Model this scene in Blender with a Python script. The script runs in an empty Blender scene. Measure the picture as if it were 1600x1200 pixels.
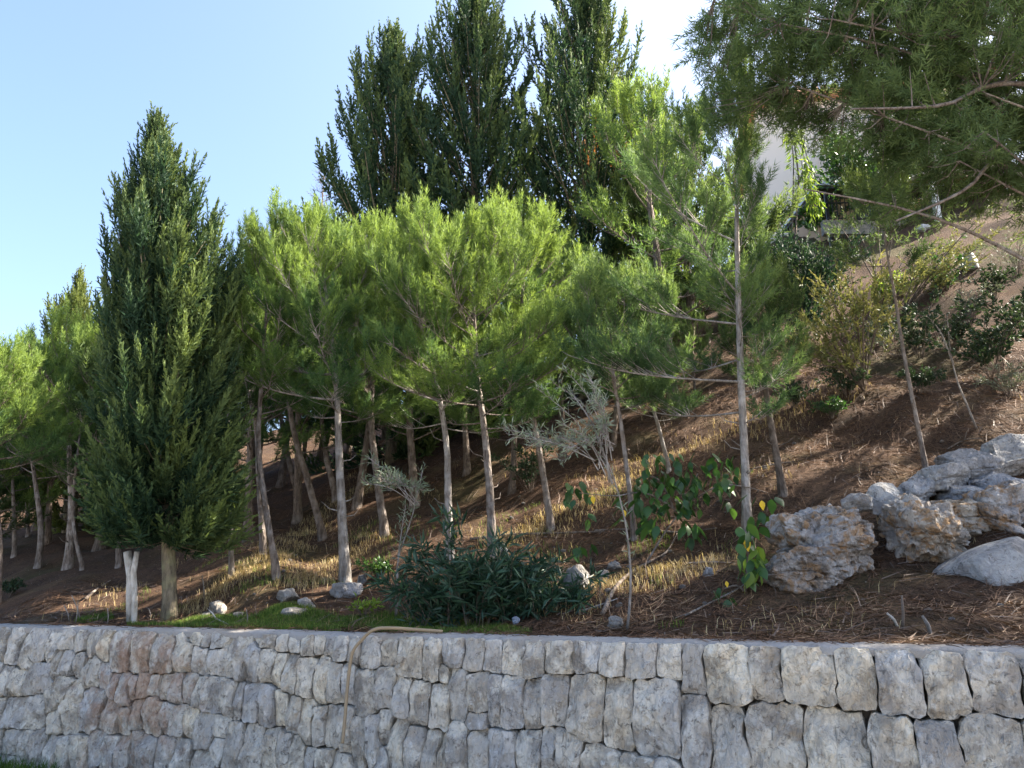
import bpy, bmesh, math, random
import numpy as np
from mathutils import Vector, Matrix, noise as mnoise

# ------------------------------------------------------------------ camera, sky, sun, exposure
sc = bpy.context.scene
COL = sc.collection
F_PX, PITCH, EYE = 1220.0, math.radians(15.35), 1.60
cam_d = bpy.data.cameras.new('camera'); cam = bpy.data.objects.new('camera', cam_d); COL.objects.link(cam)
cam_d.sensor_width = 36.0; cam_d.lens = 36.0 * F_PX / 1600.0
cam_d.clip_start = 0.05; cam_d.clip_end = 3000.0
cam.location = (0, 0, EYE); cam.rotation_euler = (math.pi / 2 + PITCH, 0, 0)
sc.camera = cam

SUN_AZ, SUN_EL = math.radians(14.0), math.radians(40.0)      # azimuth measured from +X (right) towards +Y (back)
sun_vec = Vector((math.cos(SUN_EL) * math.cos(SUN_AZ), math.cos(SUN_EL) * math.sin(SUN_AZ), math.sin(SUN_EL)))
world = bpy.data.worlds.new('World'); sc.world = world; world.use_nodes = True
wn = world.node_tree.nodes; wl = world.node_tree.links; wn.clear()
sky = wn.new('ShaderNodeTexSky'); sky.sky_type = 'NISHITA'; sky.sun_disc = False
sky.sun_elevation = SUN_EL; sky.sun_rotation = math.pi / 2 - SUN_AZ
sky.altitude = 300; sky.air_density = 1.0; sky.dust_density = 5.0; sky.ozone_density = 2.6
bg = wn.new('ShaderNodeBackground'); bg.inputs['Strength'].default_value = 0.096
wo = wn.new('ShaderNodeOutputWorld')
wl.new(sky.outputs['Color'], bg.inputs['Color']); wl.new(bg.outputs['Background'], wo.inputs['Surface'])
sun_d = bpy.data.lights.new('sun', 'SUN'); sun_d.energy = 5.0; sun_d.angle = math.radians(0.53); sun_d.color = (1.0, 0.91, 0.78)
sun = bpy.data.objects.new('sun', sun_d); COL.objects.link(sun)
sun.rotation_euler = sun_vec.to_track_quat('Z', 'Y').to_euler(); sun.location = sun_vec * 40
sc.view_settings.view_transform = 'Standard'; sc.view_settings.look = 'None'
sc.view_settings.exposure = 2.40; sc.view_settings.gamma = 1.0; sc.view_settings.use_curve_mapping = False
sc.render.engine = 'CYCLES'
cy = sc.cycles
cy.max_bounces = 6; cy.diffuse_bounces = 4; cy.glossy_bounces = 2; cy.transmission_bounces = 4; cy.transparent_max_bounces = 4
cy.use_denoising = True; cy.caustics_reflective = False; cy.caustics_refractive = False
cy.sample_clamp_indirect = 6.0

# ------------------------------------------------------------------ helpers
R = random.Random(7)
CP, SP = math.cos(PITCH), math.sin(PITCH)
def ray(px, py):
    u = (px - 800) / F_PX; v = (600 - py) / F_PX
    Y = CP - v * SP
    return u / Y, (SP + v * CP) / Y            # x and z per metre of depth
def at(px, py, Y):
    a, b = ray(px, py); return Vector((a * Y, Y, EYE + b * Y))

NX, NY = 0.437, 0.8995          # horizontal normal of the wall, pointing into the hill
WALL_S = 5.15
WALL_TOP = 1.33
LUMPS = [(R.uniform(0, 6.28), R.uniform(0.5, 5.5), R.uniform(0, 6.28)) for _ in range(16)] + [(R.uniform(0, 6.28), R.uniform(6, 13), R.uniform(0, 6.28)) for _ in range(10)]
def hz(x, y):
    x = np.asarray(x, float); y = np.asarray(y, float)
    s = NX * x + NY * y - WALL_S; w = NY * x - NX * y
    prof = np.interp(s, [0, .6, 1.2, 2.5, 5, 10, 18, 24, 60, 300], [0, .03, .15, .62, 1.85, 5.1, 10.8, 12, 14, 20])
    g = np.interp(w, [-60, -30, -15, -10, -2, 5, 20, 60], [.5, .58, .66, .74, 1.0, 1.05, 1.1, 1.1])
    l = 0
    for a, k, p in LUMPS:
        l = l + np.sin((x * math.cos(a) + y * math.sin(a)) * k + p) * (0.045 / k ** 0.72)
    return 1.30 + prof * g + l * np.clip(s / 1.6, 0.12, 1.0)
def gz(x, y): return float(hz(x, y))
def ground(px, py):
    a, b = ray(px, py)
    Y = np.linspace(4.6, 70, 9000)
    d = EYE + b * Y - hz(a * Y, Y)
    s = NX * a * Y + NY * Y - WALL_S
    i = np.argmax((d < 0) & (s > 0.02))
    if not (d[i] < 0): i = 2500
    y = float(Y[i]); return Vector((a * y, y, gz(a * y, y)))
def at_ground(px, Y):            # a base at depth Y below image column px
    a, _ = ray(px, 750); return Vector((a * Y, Y, gz(a * Y, Y)))
def top_z(py, Y, px=800):
    return EYE + ray(px, py)[1] * Y

def new_mesh_np(name, verts, tris, tint=None):
    me = bpy.data.meshes.new(name)
    verts = np.ascontiguousarray(verts, np.float32).reshape(-1, 3); tris = np.ascontiguousarray(tris, np.int32).reshape(-1, 3)
    me.vertices.add(len(verts)); me.vertices.foreach_set('co', verts.ravel())
    me.loops.add(tris.size); me.loops.foreach_set('vertex_index', tris.ravel())
    me.polygons.add(len(tris)); me.polygons.foreach_set('loop_start', np.arange(0, tris.size, 3, dtype=np.int32))
    me.update(calc_edges=True)
    if tint is not None:
        at_ = me.attributes.new('tint', 'FLOAT', 'POINT'); at_.data.foreach_set('value', np.ascontiguousarray(tint, np.float32))
    return me
def link(name, me, mat, parent=None, loc=None, smooth=False):
    o = bpy.data.objects.new(name, me); COL.objects.link(o)
    if mat is not None and len(me.materials) == 0: me.materials.append(mat)
    if parent is not None: o.parent = parent
    if loc is not None: o.location = loc
    if smooth: me.polygons.foreach_set('use_smooth', [True] * len(me.polygons))
    return o
def tag(o, label, cat=None, group=None, kind=None):
    if label: o['label'] = label
    if cat: o['category'] = cat
    if group: o['group'] = group
    if kind: o['kind'] = kind
    return o
def empty(name, loc, label, cat, group=None):
    o = bpy.data.objects.new(name, None); COL.objects.link(o); o.location = loc
    o.empty_display_size = 0.1
    return tag(o, label, cat, group)

class MB:                                   # collects shapes, builds ONE mesh object
    def __init__(self): self.v = []; self.f = []
    def tube(self, pts, radii, n=7, cap=True, wob=0.0, rnd=R):
        pts = [Vector(p) for p in pts]; b = len(self.v); prev = None
        for i, p in enumerate(pts):
            d = (pts[min(i + 1, len(pts) - 1)] - pts[max(i - 1, 0)]).normalized()
            if prev is None:
                a = d.orthogonal().normalized()
            else:
                a = (prev - d * prev.dot(d)).normalized()
            prev = a; c = d.cross(a)
            for k in range(n):
                t = 2 * math.pi * k / n
                rr = radii[i] * (1 + (rnd.uniform(-wob, wob) if wob else 0))
                self.v.append(p + (a * math.cos(t) + c * math.sin(t)) * rr)
        for i in range(len(pts) - 1):
            for k in range(n):
                self.f.append((b + i * n + k, b + i * n + (k + 1) % n, b + (i + 1) * n + (k + 1) % n, b + (i + 1) * n + k))
        if cap:
            self.f.append(tuple(b + k for k in range(n))[::-1]); self.f.append(tuple(b + (len(pts) - 1) * n + k for k in range(n)))
        return self
    def box(self, c, sx, sy, sz, M=None):
        b = len(self.v); c = Vector(c)
        for z in (-.5, .5):
            for (x, y) in ((-.5, -.5), (.5, -.5), (.5, .5), (-.5, .5)):
                p = Vector((x * sx, y * sy, z * sz)); self.v.append((M @ p if M else p) + c)
        for q in ((3, 2, 1, 0), (4, 5, 6, 7), (0, 1, 5, 4), (1, 2, 6, 5), (2, 3, 7, 6), (3, 0, 4, 7)):
            self.f.append(tuple(b + k for k in q))
        return self
    def build(self, name, mat, parent=None, smooth=False, origin=None):
        me = bpy.data.meshes.new(name)
        o_ = Vector(origin) if origin is not None else Vector((0, 0, 0))
        me.from_pydata([tuple(Vector(p) - o_) for p in self.v], [], self.f)
        o = link(name, me, mat, parent, smooth=smooth)
        if parent is None and origin is not None: o.location = o_
        return o

def resample(pts, n):
    pts = [Vector(p) for p in pts]
    if len(pts) < 3:
        return [pts[0].lerp(pts[-1], i / (n - 1)) for i in range(n)]
    out = []
    for i in range(n):
        t = i / (n - 1) * (len(pts) - 1); k = min(int(t), len(pts) - 2); u = t - k
        p0, p1, p2, p3 = pts[max(k - 1, 0)], pts[k], pts[k + 1], pts[min(k + 2, len(pts) - 1)]
        out.append(0.5 * (2 * p1 + (p2 - p0) * u + (2 * p0 - 5 * p1 + 4 * p2 - p3) * u * u + (3 * p1 - p0 - 3 * p2 + p3) * u ** 3))
    return out

# ------------------------------------------------------------------ materials
class NT:
    def __init__(self, name):
        self.m = bpy.data.materials.new(name); self.m.use_nodes = True
        self.t = self.m.node_tree; self.n = self.t.nodes; self.n.clear()
        self.out = self.n.new('ShaderNodeOutputMaterial')
        self.bsdf = self.n.new('ShaderNodeBsdfPrincipled')
        self.t.links.new(self.bsdf.outputs[0], self.out.inputs['Surface'])
    def L(self, a, b): self.t.links.new(a, b)
    def set(self, node, **k):
        for key, v in k.items():
            s = node.inputs[key.replace('_', ' ')]
            if hasattr(v, 'is_linked') or hasattr(v, 'links'): self.L(v, s)
            else: s.default_value = v
    def coord(self, which='Object'): return self.n.new('ShaderNodeTexCoord').outputs[which]
    def mapping(self, vec, scale=(1, 1, 1), loc=None):
        m = self.n.new('ShaderNodeMapping'); self.L(vec, m.inputs['Vector']); m.inputs['Scale'].default_value = scale
        if loc is not None: self.L(loc, m.inputs['Location'])
        return m.outputs[0]
    def noise(self, vec, scale, detail=5, rough=0.6, dist=0.0):
        n = self.n.new('ShaderNodeTexNoise'); self.L(vec, n.inputs['Vector'])
        n.inputs['Scale'].default_value = scale; n.inputs['Detail'].default_value = detail; n.inputs['Roughness'].default_value = rough
        n.inputs['Distortion'].default_value = dist
        return n.outputs['Fac']
    def voro(self, vec, scale, feature='F1'):
        n = self.n.new('ShaderNodeTexVoronoi'); n.feature = feature; self.L(vec, n.inputs['Vector']); n.inputs['Scale'].default_value = scale
        return n.outputs['Distance']
    def ramp(self, fac, stops):
        r = self.n.new('ShaderNodeValToRGB'); self.L(fac, r.inputs[0]); e = r.color_ramp.elements
        while len(e) < len(stops): e.new(0.5)
        for el, (p, c) in zip(e, stops):
            el.position = p; el.color = (c, c, c, 1) if isinstance(c, (int, float)) else (*c, 1)
        return r.outputs[0]
    def mix(self, fac, a, b, mode='MIX'):
        m = self.n.new('ShaderNodeMix'); m.data_type = 'RGBA'; m.blend_type = mode
        for sock, v in ((m.inputs[0], fac), (m.inputs[6], a), (m.inputs[7], b)):
            if hasattr(v, 'links'): self.L(v, sock)
            elif isinstance(v, (int, float)): sock.default_value = v
            else: sock.default_value = (*v, 1)
        return m.outputs[2]
    def math(self, op, a, b=0.0, clamp=False):
        m = self.n.new('ShaderNodeMath'); m.operation = op; m.use_clamp = clamp
        for s, v in ((m.inputs[0], a), (m.inputs[1], b)):
            if hasattr(v, 'links'): self.L(v, s)
            else: s.default_value = v
        return m.outputs[0]
    def bump(self, h, strength, dist, prev=None):
        b = self.n.new('ShaderNodeBump'); self.L(h, b.inputs['Height']); b.inputs['Strength'].default_value = strength; b.inputs['Distance'].default_value = dist
        if prev is not None: self.L(prev, b.inputs['Normal'])
        return b.outputs[0]
    def rnd(self): return self.n.new('ShaderNodeObjectInfo').outputs['Random']
    def attr(self, name):
        a = self.n.new('ShaderNodeAttribute'); a.attribute_name = name; return a.outputs['Fac']
    def fin(self, col, rough=0.8, normal=None, spec=0.3):
        if hasattr(col, 'links'): self.L(col, self.bsdf.inputs['Base Color'])
        else: self.bsdf.inputs['Base Color'].default_value = (*col, 1)
        self.bsdf.inputs['Roughness'].default_value = rough
        self.bsdf.inputs['Specular IOR Level'].default_value = spec
        if normal is not None: self.L(normal, self.bsdf.inputs['Normal'])
        return self.m
    def translucent(self, col, fac):
        t = self.n.new('ShaderNodeBsdfTranslucent'); self.L(col, t.inputs['Color'])
        ms = self.n.new('ShaderNodeMixShader'); ms.inputs[0].default_value = fac
        self.L(self.bsdf.outputs[0], ms.inputs[1]); self.L(t.outputs[0], ms.inputs[2]); self.L(ms.outputs[0], self.out.inputs['Surface'])

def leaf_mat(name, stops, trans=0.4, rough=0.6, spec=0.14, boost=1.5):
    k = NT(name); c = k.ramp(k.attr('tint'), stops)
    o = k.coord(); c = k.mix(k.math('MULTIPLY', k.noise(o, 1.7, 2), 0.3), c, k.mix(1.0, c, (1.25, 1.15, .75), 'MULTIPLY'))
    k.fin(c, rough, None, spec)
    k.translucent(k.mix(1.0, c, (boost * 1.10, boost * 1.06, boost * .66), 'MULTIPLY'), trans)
    return k.m
def stone_mat(name, light, dark, blue, ochre, rust_at=None, bump=1.0, ochre_amt=0.5, och=(.52, .72)):
    k = NT(name); o = k.coord(); r = k.rnd()
    off = k.n.new('ShaderNodeCombineXYZ')
    for i in range(3): k.L(k.math('MULTIPLY', r, 17.3 + 9 * i), off.inputs[i])
    p = k.mapping(o, (1, 1, 1), off.outputs[0])
    n1 = k.noise(p, 5.5, 6, .62, .3); n2 = k.noise(p, 19, 8, .7, .6); n3 = k.noise(p, 2.2, 3, .5)
    streak = k.noise(k.mapping(p, (34, 34, 9)), 1.0, 6, .65, 1.2)
    c = k.mix(k.ramp(n1, [(.42, 0), (.57, 1)]), dark, light)
    c = k.mix(k.ramp(n3, [(.42, 0), (.62, .75)]), c, blue)
    c = k.mix(k.math('MULTIPLY', k.ramp(k.noise(p, 8, 5, .6, .8), [(och[0], 0), (och[1], 1)]), ochre_amt), c, ochre)
    c = k.mix(k.ramp(n2, [(.55, 0), (.66, .85)]), c, (dark[0] * .42, dark[1] * .41, dark[2] * .40))
    c = k.mix(k.ramp(streak, [(.28, .7), (.40, 0)]), c, (dark[0] * .5, dark[1] * .46, dark[2] * .42))
    c = k.mix(k.ramp(streak, [(.6, 0), (.78, .6)]), c, (min(light[0] * 1.3, .8), min(light[1] * 1.3, .8), min(light[2] * 1.3, .8)))
    dn_ = k.n.new('ShaderNodeVectorMath'); dn_.operation = 'ADD'; nz = k.n.new('ShaderNodeTexNoise'); k.L(p, nz.inputs['Vector']); nz.inputs['Scale'].default_value = 7; nz.inputs['Detail'].default_value = 4
    vs = k.n.new('ShaderNodeVectorMath'); vs.operation = 'SCALE'; k.L(nz.outputs['Color'], vs.inputs[0]); vs.inputs['Scale'].default_value = .22; k.L(p, dn_.inputs[0]); k.L(vs.outputs[0], dn_.inputs[1])
    crv = k.voro(k.mapping(dn_.outputs[0], (1, 1, .55)), 11, 'DISTANCE_TO_EDGE')
    c = k.mix(k.math('MULTIPLY', k.ramp(crv, [(.0, .55), (.022, 0)]), k.ramp(k.noise(p, 4.5, 3), [(.52, 0), (.62, 1)])), c, (dark[0] * .35, dark[1] * .32, dark[2] * .28))
    c = k.mix(k.ramp(k.noise(p, 13, 6, .7, .5), [(.56, 0), (.66, .6)]), c, (min(light[0] * 1.22, .82), min(light[1] * 1.22, .81), min(light[2] * 1.25, .78)))
    c = k.mix(1.0, c, k.ramp(r, [(0, (.78, .78, .80)), (.35, (1.0, .98, .95)), (.6, (.9, .92, .98)), (1, (1.14, 1.1, 1.02))]), 'MULTIPLY')
    if rust_at:
        vm = k.n.new('ShaderNodeVectorMath'); vm.operation = 'DISTANCE'; k.L(o, vm.inputs[0]); vm.inputs[1].default_value = rust_at
        f = k.math('SUBTRACT', 1.02, k.math('MULTIPLY', vm.outputs['Value'], .62)); f = k.math('ADD', f, k.math('MULTIPLY', k.math('SUBTRACT', k.noise(p, 5, 5, .65), .5), 1.8))
        c = k.mix(k.ramp(f, [(.62, 0), (1.0, .62)]), c, (.36, .195, .11))
    fc = k.voro(k.mapping(p, (1, 1, .6)), 16)
    h = k.math('ADD', k.math('MULTIPLY', n2, .7), k.math('ADD', k.math('MULTIPLY', streak, .9), k.math('ADD', k.math('MULTIPLY', n1, 1.0), k.math('ADD', k.math('MULTIPLY', fc, .7), k.math('MULTIPLY', k.ramp(crv, [(0, 0), (.06, 1)]), .15)))))
    nb = k.bump(h, min(1.0, .95 * bump), .045)
    nb = k.bump(k.noise(p, 70, 6, .7), .5 * bump, .008, nb)
    return k.fin(c, .88, nb, .2)
def bark_mat(name, a, b, pale):
    k = NT(name); o = k.coord(); p = k.mapping(o, (1, 1, .22))
    n1 = k.noise(p, 28, 6, .65, .4); v = k.voro(k.mapping(o, (1, 1, .4)), 34)
    c = k.mix(k.ramp(n1, [(.34, 0), (.64, 1)]), a, b)
    c = k.mix(k.ramp(k.noise(o, 6, 4), [(.48, 0), (.66, .8)]), c, pale)
    c = k.mix(1.0, c, k.ramp(k.rnd(), [(0, .78), (1, 1.15)]), 'MULTIPLY')
    return k.fin(c, .9, k.bump(k.math('ADD', n1, v), .9, .02), .15)

M = {}
RUST = (-1.87, .99, .82)          # relative to the wall's foot
M['stone'] = stone_mat('wall_limestone', (.77, .72, .61), (.36, .33, .285), (.54, .52, .485), (.56, .43, .28), rust_at=tuple(RUST), bump=1.0, ochre_amt=.5)
k = NT('wall_core_mortar'); o_ = k.coord(); n_ = k.noise(o_, 14, 7, .7)
M['core'] = k.fin(k.mix(n_, (.045, .040, .034), (.12, .105, .09)), .95, k.bump(n_, .9, .04), .1)
k = NT('cement_capping'); o_ = k.coord(); n_ = k.noise(o_, 9, 8, .68); n2_ = k.noise(o_, 2.0, 4)
c_ = k.mix(n_, (.21, .205, .20), (.40, .39, .375)); c_ = k.mix(k.ramp(n2_, [(.45, 0), (.7, .7)]), c_, (.33, .27, .20))
c_ = k.mix(k.ramp(k.voro(o_, 9), [(.0, .8), (.18, 0)]), c_, (.14, .13, .12))
M['cap'] = k.fin(c_, .92, k.bump(k.math('ADD', n_, k.noise(o_, 40, 6)), .8, .03), .15)
M['karst'] = stone_mat('pitted_limestone', (.48, .455, .42), (.20, .165, .13), (.40, .395, .40), (.38, .245, .135), bump=1.0, ochre_amt=.95, och=(.48, .60))
M['grey_rock'] = stone_mat('grey_limestone', (.46, .455, .445), (.25, .245, .245), (.38, .385, .40), (.36, .29, .20), bump=1.0, ochre_amt=.2)
M['field_rock'] = stone_mat('dull_field_stone', (.36, .345, .32), (.20, .19, .175), (.29, .29, .30), (.28, .22, .15), bump=1.0, ochre_amt=.4)
M['white_rock'] = stone_mat('white_limestone', (.72, .70, .66), (.5, .48, .45), (.62, .61, .6), (.55, .48, .38), bump=.7, ochre_amt=.2)

k = NT('hillside_litter'); o_ = k.coord()
a_ = k.noise(o_, .55, 4, .55); b_ = k.noise(o_, 3.2, 7, .65); f_ = k.noise(k.mapping(o_, (1, 1, 1)), 34, 8, .75, 1.2); g_ = k.noise(o_, 1.3, 5, .6, .4)
c_ = k.mix(k.ramp(b_, [(.35, 0), (.65, 1)]), (.026, .019, .016), (.074, .045, .031))
c_ = k.mix(k.ramp(f_, [(.40, .0), (.72, .9)]), c_, (.20, .122, .076))
c_ = k.mix(k.ramp(f_, [(.30, .85), (.44, 0)]), c_, (.016, .012, .010))
c_ = k.mix(k.math('MULTIPLY', k.ramp(g_, [(.54, 0), (.72, 1)]), .5), c_, k.mix(f_, (.07, .052, .030), (.28, .21, .115)))
c_ = k.mix(k.math('MULTIPLY', k.ramp(a_, [(.54, 0), (.68, 1)]), .5), c_, k.mix(f_, (.03, .036, .014), (.12, .125, .05)))
c_ = k.mix(k.ramp(k.voro(o_, 11), [(.05, .9), (.10, 0)]), c_, (.33, .31, .28))
M['hill'] = k.fin(c_, .95, k.bump(k.math('ADD', f_, k.math('MULTIPLY', b_, .8)), .9, .05), .1)
k = NT('lower_ground_paving'); o_ = k.coord(); n_ = k.noise(o_, 30, 7, .7); n2_ = k.noise(o_, .5, 4)
M['low'] = k.fin(k.mix(k.ramp(n2_, [(.4, 0), (.6, 1)]), k.mix(n_, (.27, .255, .235), (.39, .37, .345)), k.mix(n_, (.24, .225, .205), (.35, .33, .30))), .95, k.bump(n_, .5, .01), .1)

M['bark'] = bark_mat('pine_bark', (.085, .066, .054), (.235, .195, .165), (.32, .29, .265))
M['bark_pale'] = bark_mat('pale_grey_bark', (.13, .11, .095), (.31, .28, .25), (.40, .38, .36))
M['bark_dark'] = bark_mat('dark_bark', (.075, .058, .046), (.19, .15, .12), (.26, .22, .19))
M['bark_cyp'] = bark_mat('cypress_bark', (.09, .075, .055), (.22, .185, .13), (.24, .23, .13))
M['bark_white'] = bark_mat('bleached_wood', (.30, .27, .23), (.52, .49, .44), (.60, .57, .53))
M['needle'] = leaf_mat('pine_needles', [(0, (.030, .066, .034)), (.45, (.058, .114, .044)), (1, (.165, .238, .064))], .36)  # bluish dark end paints the shaded lower crown, yellow-green end the lit top
M['needle_cool'] = leaf_mat('blue_green_pine_needles', [(0, (.040, .080, .042)), (.5, (.070, .126, .056)), (1, (.155, .225, .076))], .34)
M['needle_dark'] = leaf_mat('dark_shaded_pine_needles', [(0, (.026, .048, .022)), (.5, (.048, .082, .034)), (1, (.110, .155, .055))], .36)  # dark needles, lowered further to put under-canopy shade into their colour
M['needle_grey'] = leaf_mat('grey_green_pine_needles', [(0, (.056, .094, .046)), (.5, (.098, .148, .066)), (1, (.160, .215, .088))], .44)
M['cyp'] = leaf_mat('cypress_scales', [(0, (.016, .032, .018)), (.5, (.034, .062, .028)), (1, (.135, .170, .052))], .28, boost=1.2)
M['cyp_blue'] = leaf_mat('blue_green_cypress_scales', [(0, (.013, .032, .024)), (.5, (.028, .060, .034)), (1, (.120, .165, .055))], .28, boost=1.2)
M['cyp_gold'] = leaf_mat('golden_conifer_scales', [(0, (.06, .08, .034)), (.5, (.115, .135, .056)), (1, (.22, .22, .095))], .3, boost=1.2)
M['dead'] = leaf_mat('dead_orange_foliage', [(0, (.20, .085, .035)), (1, (.42, .19, .075))], .25, boost=1.0)
M['bare'] = leaf_mat('grey_brown_twigs', [(0, (.08, .06, .05)), (1, (.17, .13, .11))], .1, boost=1.0)
M['oleander'] = leaf_mat('oleander_leaves', [(0, (.016, .044, .030)), (.6, (.030, .070, .044)), (1, (.052, .105, .055))], .18, .45, .35, 1.2)
M['olive'] = leaf_mat('olive_leaves', [(0, (.11, .15, .10)), (.6, (.19, .23, .17)), (1, (.28, .32, .25))], .2, .5, .3, 1.1)
M['broad'] = leaf_mat('glossy_green_leaves', [(0, (.022, .060, .020)), (.6, (.040, .100, .028)), (1, (.085, .17, .035))], .32, .4, .45, 1.4)
M['broad_dark'] = leaf_mat('dark_evergreen_leaves', [(0, (.018, .036, .020)), (.6, (.035, .062, .034)), (1, (.060, .095, .050))], .2, .6, .18, 1.2)
M['lime'] = leaf_mat('lime_green_leaves', [(0, (.10, .17, .03)), (1, (.26, .36, .06))], .45, .45, .3, 1.4)
M['yellow'] = leaf_mat('yellowed_leaf', [(0, (.62, .42, .03)), (1, (.74, .52, .05))], .35, .45, .3, 1.1)
M['grass'] = leaf_mat('green_grass_blades', [(0, (.045, .090, .022)), (.6, (.095, .165, .036)), (1, (.20, .25, .07))], .4)
M['straw'] = leaf_mat('dry_grass_blades', [(0, (.20, .145, .075)), (.6, (.40, .31, .17)), (1, (.56, .47, .29))], .3, .7, .2, 1.0)
M['litter'] = leaf_mat('fallen_pine_needles', [(0, (.040, .026, .019)), (.4, (.10, .058, .038)), (.8, (.20, .115, .070)), (1, (.34, .24, .155))], .1, .7, .2, 1.0)
k = NT('hose_rubber'); n_ = k.noise(k.coord(), 12, 4); M['hose'] = k.fin(k.mix(n_, (.20, .145, .085), (.30, .235, .15)), .55, None, .35)
k = NT('cream_plaster'); n_ = k.noise(k.coord(), 1.2, 6); M['plaster'] = k.fin(k.mix(n_, (.68, .60, .52), (.76, .68, .60)), .9, k.bump(k.noise(k.coord(), 30, 5), .3, .01), .15)
k = NT('tan_render'); n_ = k.noise(k.coord(), 1.5, 6); M['tan'] = k.fin(k.mix(n_, (.46, .31, .20), (.56, .40, .28)), .9, None, .15)
k = NT('red_clay_tiles'); n_ = k.noise(k.coord(), 4, 5); M['tile'] = k.fin(k.mix(k.rnd(), k.mix(n_, (.34, .12, .07), (.42, .18, .11)), (.48, .24, .16)), .8, None, .2)
k = NT('dark_painted_steel'); M['steel'] = k.fin((.022, .022, .026), .45, None, .4)
k = NT('pale_blue_sheet'); n_ = k.noise(k.coord(), 2, 4); M['sheet'] = k.fin(k.mix(n_, (.42, .47, .56), (.5, .55, .62)), .5, None, .4)
k = NT('white_paint'); n_ = k.noise(k.coord(), 3, 4); M['white'] = k.fin(k.mix(n_, (.68, .67, .65), (.78, .77, .75)), .6, None, .3)
k = NT('window_glass'); M['glass'] = k.fin((.03, .035, .04), .08, None, .6)
k = NT('plastic_bag'); n_ = k.noise(k.coord(), 20, 5); M['plastic'] = k.fin(k.mix(n_, (.22, .25, .33), (.36, .40, .48)), .35, k.bump(n_, .8, .02), .5)

# ------------------------------------------------------------------ the setting: ground sheets
def sheet(name, W, S, mat):
    Wg, Sg = np.meshgrid(W, S, indexing='xy')
    X = Wg * NY + (Sg + WALL_S) * NX; Y = -Wg * NX + (Sg + WALL_S) * NY
    Z = hz(X, Y)
    v = np.stack([X, Y, Z], -1).reshape(-1, 3)
    nw, ns = len(W), len(S)
    i = (np.arange(ns - 1)[:, None] * nw + np.arange(nw - 1)[None, :]).ravel()
    t = np.concatenate([np.stack([i, i + 1, i + nw + 1], 1), np.stack([i, i + nw + 1, i + nw], 1)])
    return link(name, new_mesh_np(name, v, t), mat, smooth=True)
Wc = np.concatenate([np.linspace(-400, -24, 40, endpoint=False), np.linspace(-24, 8, 190, endpoint=False), np.linspace(8, 300, 40)])
Sc = np.concatenate([np.linspace(0.10, 8, 105, endpoint=False), np.linspace(8, 24, 55, endpoint=False), np.linspace(24, 500, 40)])
tag(sheet('hillside', Wc, Sc, M['hill']), 'brown hillside strewn with pine needles and dry grass', None, None, 'structure')
mb = MB(); n = 60
gx = np.linspace(-1, 1, n)
gv = np.array([[math.copysign(abs(a) ** 3, a) * 600, math.copysign(abs(b) ** 3, b) * 600, 0] for b in gx for a in gx])
sdist = NX * gv[:, 0] + NY * gv[:, 1] - WALL_S
gv[:, 2] = np.where(np.abs(gv[:, 0]) + np.abs(gv[:, 1]) < 60, 0.03 * np.sin(gv[:, 0] * .9) * np.cos(gv[:, 1] * .7), -0.5)
i = (np.arange(n - 1)[:, None] * n + np.arange(n - 1)[None, :]).ravel()
gt = np.concatenate([np.stack([i, i + 1, i + n + 1], 1), np.stack([i, i + n + 1, i + n], 1)])
tag(link('ground', new_mesh_np('ground', gv, gt), M['low'], smooth=True), 'rough ground at the foot of the stone wall', None, None, 'structure')

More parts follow.
